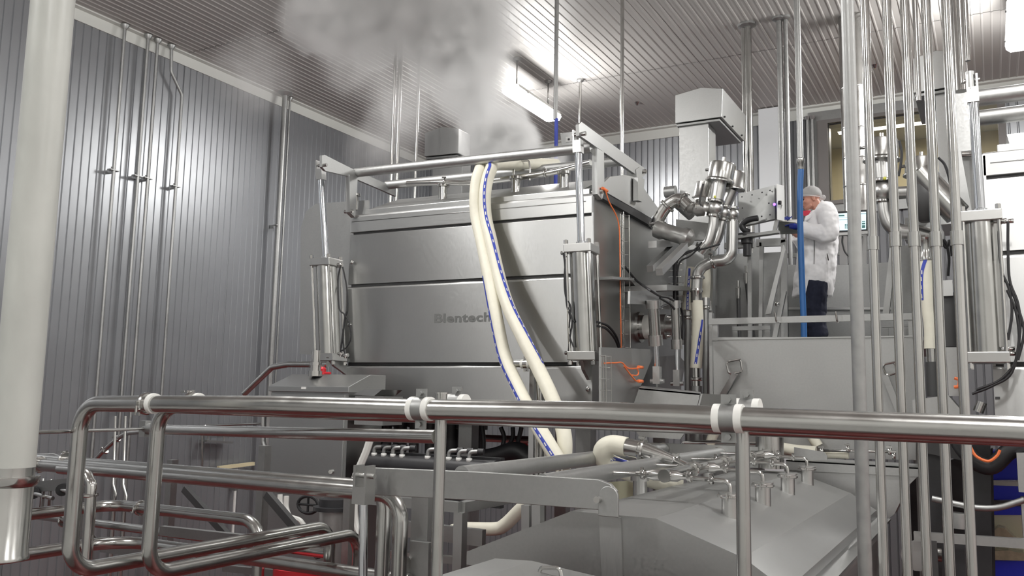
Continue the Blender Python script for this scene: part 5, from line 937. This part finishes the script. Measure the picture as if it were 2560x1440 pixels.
# dark plant in the gap under it and the blue totes behind
t = thing('conveyor_rail', 'level steel guide rail crossing low behind the shiny pipes', 'rail', PY(2420, 1350, 6.6)); a, b = PY(2285, 1340, 6.6), PY(2640, 1364, 6.6); part('bar', MB().beam(a, b, .05, .06), 'satin', t)
for q in (2330, 2620): p = PY(q, 1350, 6.6); part('leg', MB().span((p.x-.03, 6.57, 0), (p.x+.03, 6.63, p.z)), 'dark', t)
t = thing('drive_shaft', 'polished horizontal shaft below the guide rail behind the shiny pipes', 'shaft', PY(2340, 1385, 6.9)); part('shaft', MB().cyl(PY(2270, 1380, 6.9), PY(2378, 1388, 6.9), .05, 16), 'tubed', t); part('bearing_block', MB().box(PY(2385, 1395, 6.9), (.14, .18, .3)), 'blackm', t); part('sprocket', MB().lathe(PY(2292, 1390, 6.7), (0, 1, 0), [(0, .1), (.03, .1)], 18), 'steel', t); part('hub', MB().cyl(PY(2396, 1282, 6.9), PY(2396, 1320, 6.9), .06, 14), 'galv', t)
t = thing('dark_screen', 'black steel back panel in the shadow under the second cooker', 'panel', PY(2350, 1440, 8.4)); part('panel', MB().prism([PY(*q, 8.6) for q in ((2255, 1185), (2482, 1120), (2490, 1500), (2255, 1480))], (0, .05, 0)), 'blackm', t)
for k, (q, lab) in enumerate((((2470, 1128, 2575, 1200), 'topmost blue tote panel behind the second cooker'), ((2470, 1213, 2575, 1250), 'blue tote just under the upper shelf bar'), ((2470, 1262, 2575, 1288), 'narrow strip of blue tote above the pale board'), ((2478, 1402, 2590, 1480), 'lowest blue tote by the picture corner'))):
    if k == 3: lab = 'lowest blue tote, below the wrapped goods'
    y = 9.2; m = MB(); c = [PY(q[0], q[1], y), PY(q[2], q[1], y), PY(q[2], q[3], y), PY(q[0], q[3], y)]; t = thing('tote', lab, 'tote', c[3], 'blue totes on shelves'); part('body', MB().prism(c, (0, .4, 0)), 'bin', t, bevel=.008); part('rim', MB().prism([c[0]+V((-.01, -.02, 0)), c[1]+V((0, -.02, 0)), c[1]+V((0, -.02, -.035)), c[0]+V((-.01, -.02, -.035))], (0, .03, 0)), 'bin', t)
t = thing('shelf_rack', 'steel shelf bars holding the blue totes', 'rack', PY(2520, 1440, 9.1))
for yy in (1206, 1256): part('bar', MB().beam(PY(2468, yy, 9.1), PY(2590, yy+4, 9.1), .05, .045), 'satin' if yy < 1230 else 'dark', t)
solo('pale_board', 'pale yellow-green board below the totes', 'board', MB().prism([PY(*q, 9.3) for q in ((2470, 1284), (2600, 1288), (2610, 1401), (2478, 1399))], (0, .03, 0)), 'pale')
M['wrap'] = nm('clear wrap film', (.55, .5, .36), .12, 0, 14, (1, 1, 1), .8, .3)
solo('wrapped_goods', 'glossy plastic-wrapped goods in front of the pale board', 'package', MB().prism([PY(*q, 9.0) for q in ((2480, 1350), (2482, 1330), (2496, 1318), (2512, 1322), (2532, 1340), (2545, 1352))], (0, .2, 0)), 'wrap')
solo('wrapped_goods', 'second plastic-wrapped pack, below the guide rail', 'package', MB().prism([PY(*q, 9.0) for q in ((2482, 1400), (2484, 1378), (2520, 1376), (2560, 1384), (2562, 1402))], (0, .2, 0)), 'wrap')
# ================================================================ lamps and steam
def lamp(x, y, lab):
    t = thing('ceiling_lamp', lab, 'lamp', (x, y, CZ+4.2), 'enclosed tube lamps'); z = CZ+4.22
    part('lens', MB().prism([V((x+dx, y-.66, z+dz)) for dx, dz in ((-.10, 0), (.10, 0), (.135, .03), (.14, .075), (-.14, .075), (-.135, .03))], (0, 1.32, 0)), 'lamp', t, label='glowing white lens')
    part('housing', MB().prism([V((x+dx, y-.67, z+dz)) for dx, dz in ((-.145, .075), (.145, .075), (.12, .13), (-.12, .13))], (0, 1.34, 0)), 'white', t)
    for sy in (-1, 1):
        part('end_cap', MB().prism([V((x+dx, y+sy*.67, z+dz)) for dx, dz in ((-.09, .012), (.09, .012), (.125, .07), (-.125, .07))], (0, sy*.05, 0)), 'lamp', t)
        part('hanger', MB().cyl((x, y+sy*.5, z+.12), (x, y+sy*.5, H), .012, 8), 'tube', t); part('hanger_plate', MB().lathe((x, y+sy*.5, H-.04), UP, [(0, .03), (.02, .06), (.04, .06)], 12), 'galv', t)
        for sx in (-1, 1): part('latch', MB().box((x+sx*.145, y+sy*.45, z+.075), (.02, .06, .04)), 'tube', t)
    return t
lamp(LX[0], LY[2], 'glowing enclosed tube lamp above the steam plume'); lamp(LX[1], LY[2], 'glowing enclosed tube lamp at the picture edge beyond the shiny pipes')['label'] = 'glowing enclosed tube lamp above the second cooker'
# small sprinkler-like studs on the ceiling
for q, lab in (((1593, 256), 'small ceiling stud by the gabled hood'), ((2187, 163), 'small ceiling stud between the shiny pipes')):
    p = PZ(*q, H); solo('ceiling_stud', lab, 'fitting', MB().lathe((p.x, p.y, H-.05), UP, [(0, .015), (.02, .03), (.05, .05)], 12), 'tube')
# ---- steam plume
STEAM = 13.0
blobs = []
for px_, py_, y, r, k in ((1300, 372, 8.3, .24, 2.4), (1262, 345, 8.3, .30, 2.3), (1225, 330, 8.3, .33, 1.9), (1290, 312, 8.4, .16, .9), (1185, 235, 8.3, .40, 1.15), (1140, 160, 8.3, .46, .85), (1200, 130, 8.3, .42, .7), (1090, 85, 8.2, .52, .8), (1190, 40, 8.2, .50, .8), (960, 40, 8.0, .55, .85), (850, 20, 7.8, .50, 1.35), (775, 15, 7.7, .34, 1.7), (1100, -30, 8.1, .6, .9), (900, 130, 8.0, .5, .32), (1010, 260, 8.2, .42, .30), (960, 370, 8.3, .45, .18), (640, 190, 7.6, .5, .16), (1395, 395, 8.2, .13, .8)):
    p = PY(px_, py_, y); p.z = min(p.z, H-.25); blobs.append((p, r, k))
sm = bpy.data.materials.new('steam'); sm.use_nodes = True; nt = sm.node_tree; nt.nodes.clear(); L = nt.links.new
out = nt.nodes.new('ShaderNodeOutputMaterial'); pv = nt.nodes.new('ShaderNodeVolumePrincipled'); L(pv.outputs[0], out.inputs['Volume']); pv.inputs['Color'].default_value = (.999, .999, .999, 1); pv.inputs['Anisotropy'].default_value = 0.; pv.inputs['Density'].default_value = 1.0
lo = V([min(p[i]-r*1.25 for p, r, k in blobs) for i in range(3)]); hi = V([max(p[i]+r*1.25 for p, r, k in blobs) for i in range(3)]); hi.z = H-.02
st_ = solo('steam', 'pale steam plume billowing from the cooker lid to the ceiling', 'steam', MB().span(lo, hi), sm); st_['kind'] = 'stuff'; so = st_.location
g = bpy.data.node_groups.new('steam_cloud', 'GeometryNodeTree'); g.interface.new_socket('Geometry', in_out='INPUT', socket_type='NodeSocketGeometry'); g.interface.new_socket('Geometry', in_out='OUTPUT', socket_type='NodeSocketGeometry')
N = g.nodes.new; L = g.links.new; go = N('NodeGroupOutput'); vc = N('GeometryNodeVolumeCube'); ms = N('GeometryNodeSetMaterial'); ms.inputs['Material'].default_value = sm
pos = N('GeometryNodeInputPosition').outputs[0]
def mth(op, a, b=None, cl=False):
    n = N('ShaderNodeMath'); n.operation = op; n.use_clamp = cl
    for i, v in enumerate((a, b)):
        if v is None: continue
        if isinstance(v, (int, float)): n.inputs[i].default_value = v
        else: L(v, n.inputs[i])
    return n.outputs[0]
wn_ = N('ShaderNodeTexNoise'); wn_.inputs['Scale'].default_value = 3.2; wn_.inputs['Detail'].default_value = 3; L(pos, wn_.inputs['Vector'])   # warps the puffs so their rims billow
wv = N('ShaderNodeVectorMath'); wv.operation = 'MULTIPLY_ADD'; L(wn_.outputs['Color'], wv.inputs[0]); wv.inputs[1].default_value = (.42, .42, .42); wv.inputs[2].default_value = (-.21, -.21, -.21)
wp = N('ShaderNodeVectorMath'); wp.operation = 'ADD'; L(pos, wp.inputs[0]); L(wv.outputs[0], wp.inputs[1]); acc = None
for p, r, k in blobs:
    d = N('ShaderNodeVectorMath'); d.operation = 'DISTANCE'; L(wp.outputs[0], d.inputs[0]); d.inputs[1].default_value = p-so
    f = mth('SUBTRACT', 1., mth('MULTIPLY', d.outputs['Value'], 1/(r*1.25)), cl=True); f = mth('MULTIPLY', f, k); acc = f if acc is None else mth('ADD', acc, f)
nz = N('ShaderNodeTexNoise'); nz.inputs['Scale'].default_value = 3.4; nz.inputs['Detail'].default_value = 6; nz.inputs['Roughness'].default_value = .6; L(wp.outputs[0], nz.inputs['Vector'])
den = mth('MULTIPLY', acc, mth('MAXIMUM', mth('ADD', mth('MULTIPLY', mth('SUBTRACT', nz.outputs['Fac'], .5), 3.0), .6), 0.)); den = mth('MULTIPLY', den, STEAM)
den = mth('MAXIMUM', mth('SUBTRACT', den, .06), 0.)
L(den, vc.inputs['Density']); vc.inputs['Min'].default_value = lo-so; vc.inputs['Max'].default_value = hi-so; ext = hi-lo
for ax, q in zip('XYZ', ext): vc.inputs['Resolution '+ax].default_value = max(8, int(q/.035))
L(vc.outputs[0], ms.inputs[0]); L(ms.outputs[0], go.inputs[0])
md = st_.modifiers.new('cloud', 'NODES'); md.node_group = g
# ================================================================ the worker
def remesh(o, vox, sm_=6):
    r = o.modifiers.new('blend', 'REMESH'); r.mode = 'VOXEL'; r.voxel_size = vox; r.use_smooth_shade = True
    s_ = o.modifiers.new('relax', 'SMOOTH'); s_.iterations = sm_; s_.factor = .5; return o
M['skin'] = nm('skin', (.52, .25, .18), .5, 0, 30, (1, 1, 1), .05, .1); M['hair'] = nm('grey hair', (.22, .21, .20), .7, 0, 60, (1, 1, 3), .3, .4)
M['coat'] = nm('white lab coat', (.82, .81, .82), .8, 0, 25, (1, 1, 1), .05, .03); M['trouser'] = nm('navy trousers', (.012, .015, .035), .85, 0, 40, (1, 1, 1), .1, .2)
M['glove'] = nm('blue nitrile glove', (.015, .035, .30), .45); M['net'] = nm('white hair net', (.85, .85, .85), .8, alpha=.30); M['shirt'] = nm('red shirt', (.45, .02, .05), .7); M['board'] = nm('grey clipboard', (.06, .065, .06), .45); M['paper'] = nm('paper', (.8, .8, .76), .8)
M['shoe'] = nm('dark work shoe', (.02, .02, .02), .5); M['eye'] = nm('dark eye', (.02, .015, .012), .3); M['lips'] = nm('lips', (.34, .12, .10), .5)
YW = 9.6
W_ = thing('person', 'person in a white lab coat and hair net writing on a clipboard on the platform', 'person', (PY(2040, 800, YW).x, YW, ZP))
q = lambda px_, py_, y=YW: PY(px_, py_, y)
hc = q(2026, 497); fd = V((-.90, -.36, -.24)).normalized(); sdv = fd.cross(UP).normalized(); hu = sdv.cross(fd).normalized()   # facing and tilt of the head
hp_ = lambda f, s_, u: hc+fd*f+sdv*s_+hu*u
# body: head, neck, torso, arms and legs as one blended surface
m = MB()
Rh = Matrix((fd, sdv, hu)).transposed()
def ell(c, rx, ry, rz, n=18, mm=12):
    k = len(m.v); m.ball((0, 0, 0), 1, n, mm, (rx, ry, rz))
    for i in range(k, len(m.v)): m.v[i] = tuple(c+Rh @ V(m.v[i]))
ell(hp_(-.012, 0, .035), .100, .078, .090); ell(hp_(.022, 0, -.030), .074, .064, .085); ell(hp_(.060, 0, -.092), .030, .036, .026)       # skull, face, chin
ell(hp_(.088, 0, .030), .014, .056, .014)                                                                                       # brow
m.tube([hp_(.090, 0, .012), hp_(.106, 0, -.018), hp_(.116, 0, -.036), hp_(.094, 0, -.046)], .011, 8, radii=[.008, .011, .015, .010])   # nose
for s_ in (-1, 1):
    ell(hp_(.062, s_*.042, -.022), .026, .022, .026); ell(hp_(-.012, s_*.078, -.012), .020, .010, .033); m.tube([hp_(.02, s_*.058, -.075), hp_(.058, s_*.025, -.09)], .02, 8)
ell(hp_(.090, 0, -.066), .012, .026, .010)
nk = q(2050, 527); m.tube([hp_(-.03, 0, -.03), nk, q(2056, 545)], .055, 14, radii=[.055, .058, .075])
m.tube([q(2056, 540), q(2052, 570), q(2045, 620), q(2040, 680), q(2040, 720)], .12, 16, radii=[.10, .15, .155, .15, .15])
SH = {-1: V((q(2072, 538).x, YW-.17, q(2072, 538).z)), 1: V((q(2050, 538).x, YW+.19, q(2050, 538).z))}
ELB = {-1: V((q(2082, 592).x, YW-.26, q(2082, 592).z)), 1: V((q(2010, 602).x, YW+.20, q(2010, 602).z))}
WR = {-1: V((q(2006, 580).x, YW-.30, q(2006, 580).z)), 1: V((q(1974, 573).x, YW-.02, q(1974, 573).z))}
for k in (-1, 1): m.tube([SH[k], ELB[k], WR[k]], .05, 12, radii=[.058, .046, .03])
HIP = {-1: V((q(2046, 720).x, YW-.10, q(2046, 720).z)), 1: V((q(2034, 720).x, YW+.10, q(2034, 720).z))}
KN = {-1: V((q(2040, 785).x, YW-.12, q(2040, 785).z)), 1: V((q(2034, 785).x, YW+.10, q(2034, 785).z))}
AN = {-1: V((q(2052, 840).x, YW-.12, ZP+.09)), 1: V((q(2030, 840).x, YW+.12, ZP+.09))}
for k in (-1, 1): m.tube([HIP[k], KN[k], AN[k]], .07, 12, radii=[.085, .062, .042])
bd = part('body', m, 'skin', W_); remesh(bd, .0065, 4)
for s_ in (-1, 1):
    part('eye', MB().ball(hp_(.080, s_*.030, .004), .012, 10, 6), 'eye', W_); part('eyebrow', MB().tube([hp_(.093, s_*.014, .032), hp_(.093, s_*.034, .036), hp_(.078, s_*.052, .028)], .006, 6), 'hair', W_)
part('mouth', MB().tube([hp_(.090, -.024, -.064), hp_(.102, 0, -.062), hp_(.090, .024, -.064)], .005, 6), 'lips', W_)
# hair and net
def cap(rx, ry, rz, f0, u0, cut, ext=0.):
    mb = MB()
    def fn(a, b):
        th = b*math.pi*cut; ph = a*2*math.pi; front = math.cos(ph)
        th *= 1-.16*max(0, front)+.10*max(0, -front)
        return hp_(f0+rx*math.sin(th)*math.cos(ph), ry*math.sin(th)*math.sin(ph), u0+rz*math.cos(th))
    return mb.grid(fn, 28, 12)
part('hair', cap(.109, .086, .098, -.014, .037, .56), 'hair', W_, label='short grey hair'); part('hair_net', cap(.114, .091, .102, -.016, .037, .60), 'net', W_, label='translucent white hair net')
m = MB(); m.ball((0, 0, 0), 1, 12, 8, (.035, .045, .03)); m.v = [tuple(hp_(-.125, 0, -.02)+Rh @ V(v)) for v in m.v]; part('net_gather', m, 'net', W_)
m = MB(); m.tube([hp_(.092+.0*math.cos(a), .0, 0)+sdv*(.098*math.sin(a))+fd*(.112*math.cos(a)-.108)+hu*(.052-.045*(1-math.cos(a))) for a in [k*math.pi/12-math.pi for k in range(25)]], .006, 6, False); part('net_band', m, 'net', W_)
# coat
m = MB(); prev = None
for yy, xl, xr_, dep in ((524, 2040, 2072, .10), (534, 2022, 2090, .18), (548, 2013, 2096, .215), (572, 2010, 2097, .225), (602, 2004, 2096, .22), (642, 1993, 2092, .215), (692, 1987, 2087, .21), (735, 1984, 2083, .205), (743, 1984, 2082, .20)):
    a, b = q(xl, yy), q(xr_, yy); c = (a+b)/2; hw = (b.x-a.x)/2; g = []
    for k in range(28):
        th = 2*math.pi*k/28; cc, ss = math.cos(th), math.sin(th); e = .8; fold = 1+(.035*math.sin(th*7+yy*.03) if yy > 600 else 0)*min(1, (yy-600)/100)
        g.append(V((c.x+hw*math.copysign(abs(cc)**e, cc)*fold, c.y+dep*math.copysign(abs(ss)**e, ss)*fold, c.z)))
    g = m.ring(g)
    if prev: m.bridge(g, prev)
    else: m.face(g)
    prev = g
m.face(prev[::-1])
m.tube(smooth([SH[-1]+V((-.03, .04, .01)), SH[-1], SH[-1].lerp(ELB[-1], .5)+V((.02, -.02, 0)), ELB[-1]+V((.0, 0, -.02)), ELB[-1].lerp(WR[-1], .4)+V((0, 0, -.025)), ELB[-1].lerp(WR[-1], .95)], 5), .08, 16, radii=[.11]*5+[.105]*5+[.09]*5+[.088]*5+[.082]*5+[.055])
m.tube(smooth([SH[1], SH[1].lerp(ELB[1], .5), ELB[1]+V((0, 0, -.02)), ELB[1].lerp(WR[1], .55)], 5), .08, 16, radii=[.10]*5+[.09]*5+[.085]*5+[.07])
ct = part('coat', m, 'coat', W_, label='long white lab coat'); remesh(ct, .010, 5)
tx = bpy.data.textures.new('folds', 'CLOUDS'); tx.noise_scale = .11; dsp = ct.modifiers.new('folds', 'DISPLACE'); dsp.texture = tx; dsp.strength = .035; dsp.mid_level = .5; dsp.texture_coords = 'GLOBAL'
# lapels, shirt, front edge and pocket
lap = lambda seq, y, tk=.012: MB().prism([q(*p, y) for p in seq], (0, tk, 0))
part('collar', MB().prism([q(2036, 531, YW-.13), q(2058, 500, YW-.10), q(2063, 507, YW-.06), q(2066, 513, YW-.10), q(2042, 536, YW-.17)], V((-.012, -.02, 0))), 'coat', W_, bevel=.004); part('lapel', MB().prism([q(2018, 540, YW-.20), q(2036, 530, YW-.16), q(2042, 537, YW-.19), q(2014, 553, YW-.235)], V((-.01, -.015, 0))), 'coat', W_, bevel=.003)
part('shirt', MB().prism([q(2014, 527, YW-.16), q(2028, 526, YW-.14), q(2020, 540, YW-.185), q(2012, 536, YW-.18)], V((-.03, -.012, 0))), 'shirt', W_, label='red shirt front')
part('pocket_slit', MB().tube([q(2068, 634, YW-.228), q(2071, 651, YW-.226)], .006, 6), 'eye', W_); part('front_edge', MB().tube([q(2035, 590, YW-.235), q(2036, 625, YW-.225), q(2035, 660, YW-.22)], .004, 6), 'board', W_)
# trousers and shoes
m = MB()
for k, sh in ((-1, 0), (1, 0)):
    a, b, c = HIP[k]+V((0, 0, .05)), KN[k], AN[k]; m.tube(smooth([a, a.lerp(b, .5), b, b.lerp(c, .6), c+V((.0, 0, -.005))], 5), .1, 16, radii=[.125]*5+[.12]*5+[.110]*5+[.10]*5+[.092])
tr = part('trousers', m, 'trouser', W_, label='dark navy trousers'); remesh(tr, .009, 4); d2 = tr.modifiers.new('folds', 'DISPLACE'); d2.texture = tx; d2.strength = .03; d2.texture_coords = 'GLOBAL'
for k in (-1, 1): m = MB(); m.ball((AN[k].x-.07, AN[k].y-.02, ZP+.045), 1, 14, 8, (.15, .055, .048)); part('shoe', m, 'shoe', W_)
# gloved hands
def hand(k, wr, fwd_, up_, curl):
    f = fwd_.normalized(); u = (up_-f*up_.dot(f)).normalized(); s_ = f.cross(u); mb = MB(); c = wr+f*.05
    mb.tube([wr-f*.03, wr+f*.02, wr+f*.075], .034, 12, radii=[.030, .036, .036]); mb.tube([wr+f*.02+s_*.022, wr+f*.08+s_*.026], .02, 8); mb.tube([wr+f*.02-s_*.022, wr+f*.08-s_*.026], .02, 8)
    for j, ln in enumerate((.066, .078, .073, .056)):
        b = wr+f*.078+s_*(.032-.021*j); p1_ = b+f*ln*.42; d2_ = (f*math.cos(curl)-u*math.sin(curl)); p2_ = p1_+d2_*ln*.36; d3 = (f*math.cos(curl*2)-u*math.sin(curl*2)); mb.tube([b-f*.02, b, p1_, p2_, p2_+d3*ln*.3], .009, 8, radii=[.0095, .0098, .0092, .0086, .007])
    b = wr+f*.025+s_*.034; mb.tube([b-s_*.015, b+s_*.02+f*.025-u*.01, b+s_*.022+f*.055-u*.028], .010, 8, radii=[.012, .0105, .008])
    o = part('hand', mb, 'glove', W_, label='blue gloved hand'); remesh(o, .0035, 3)
hand(-1, WR[-1], V((-1, .55, .10)), V((.2, .9, .5)), .55); hand(1, WR[1], V((-.1, -.5, .55)), V((0, -.6, -.4)), .7)
# clipboard and pen
t = thing('clipboard', 'dark grey clipboard held by the worker, paper on its far face', 'clipboard', q(1970, 580, YW-.2)); yb_ = YW-.22
cb_ = [q(1945, 554, yb_+.02), q(1989, 557, yb_+.02), q(1997, 584, yb_-.16), q(1946, 586, yb_-.12)]; part('board', MB().prism(cb_, V((0, .012, .006))), 'board', t)
part('paper', MB().prism([q(1950, 551, yb_+.06), q(1992, 549, yb_+.10), q(1995, 557, yb_+.03), q(1948, 556, yb_+.03)], V((0, .006, .004))), 'paper', t); part('clip', MB().prism([q(1947, 543, yb_+.06), q(1956, 543, yb_+.06), q(1956, 554, yb_+.04), q(1947, 555, yb_+.04)], V((0, .03, 0))), 'tube', t)
solo('pen', 'thin pen in the worker\'s gloved hand above the clipboard', 'pen', MB().cyl(q(1968, 551, yb_+.06), q(1980, 541, yb_+.06), .006, 8), 'glove')
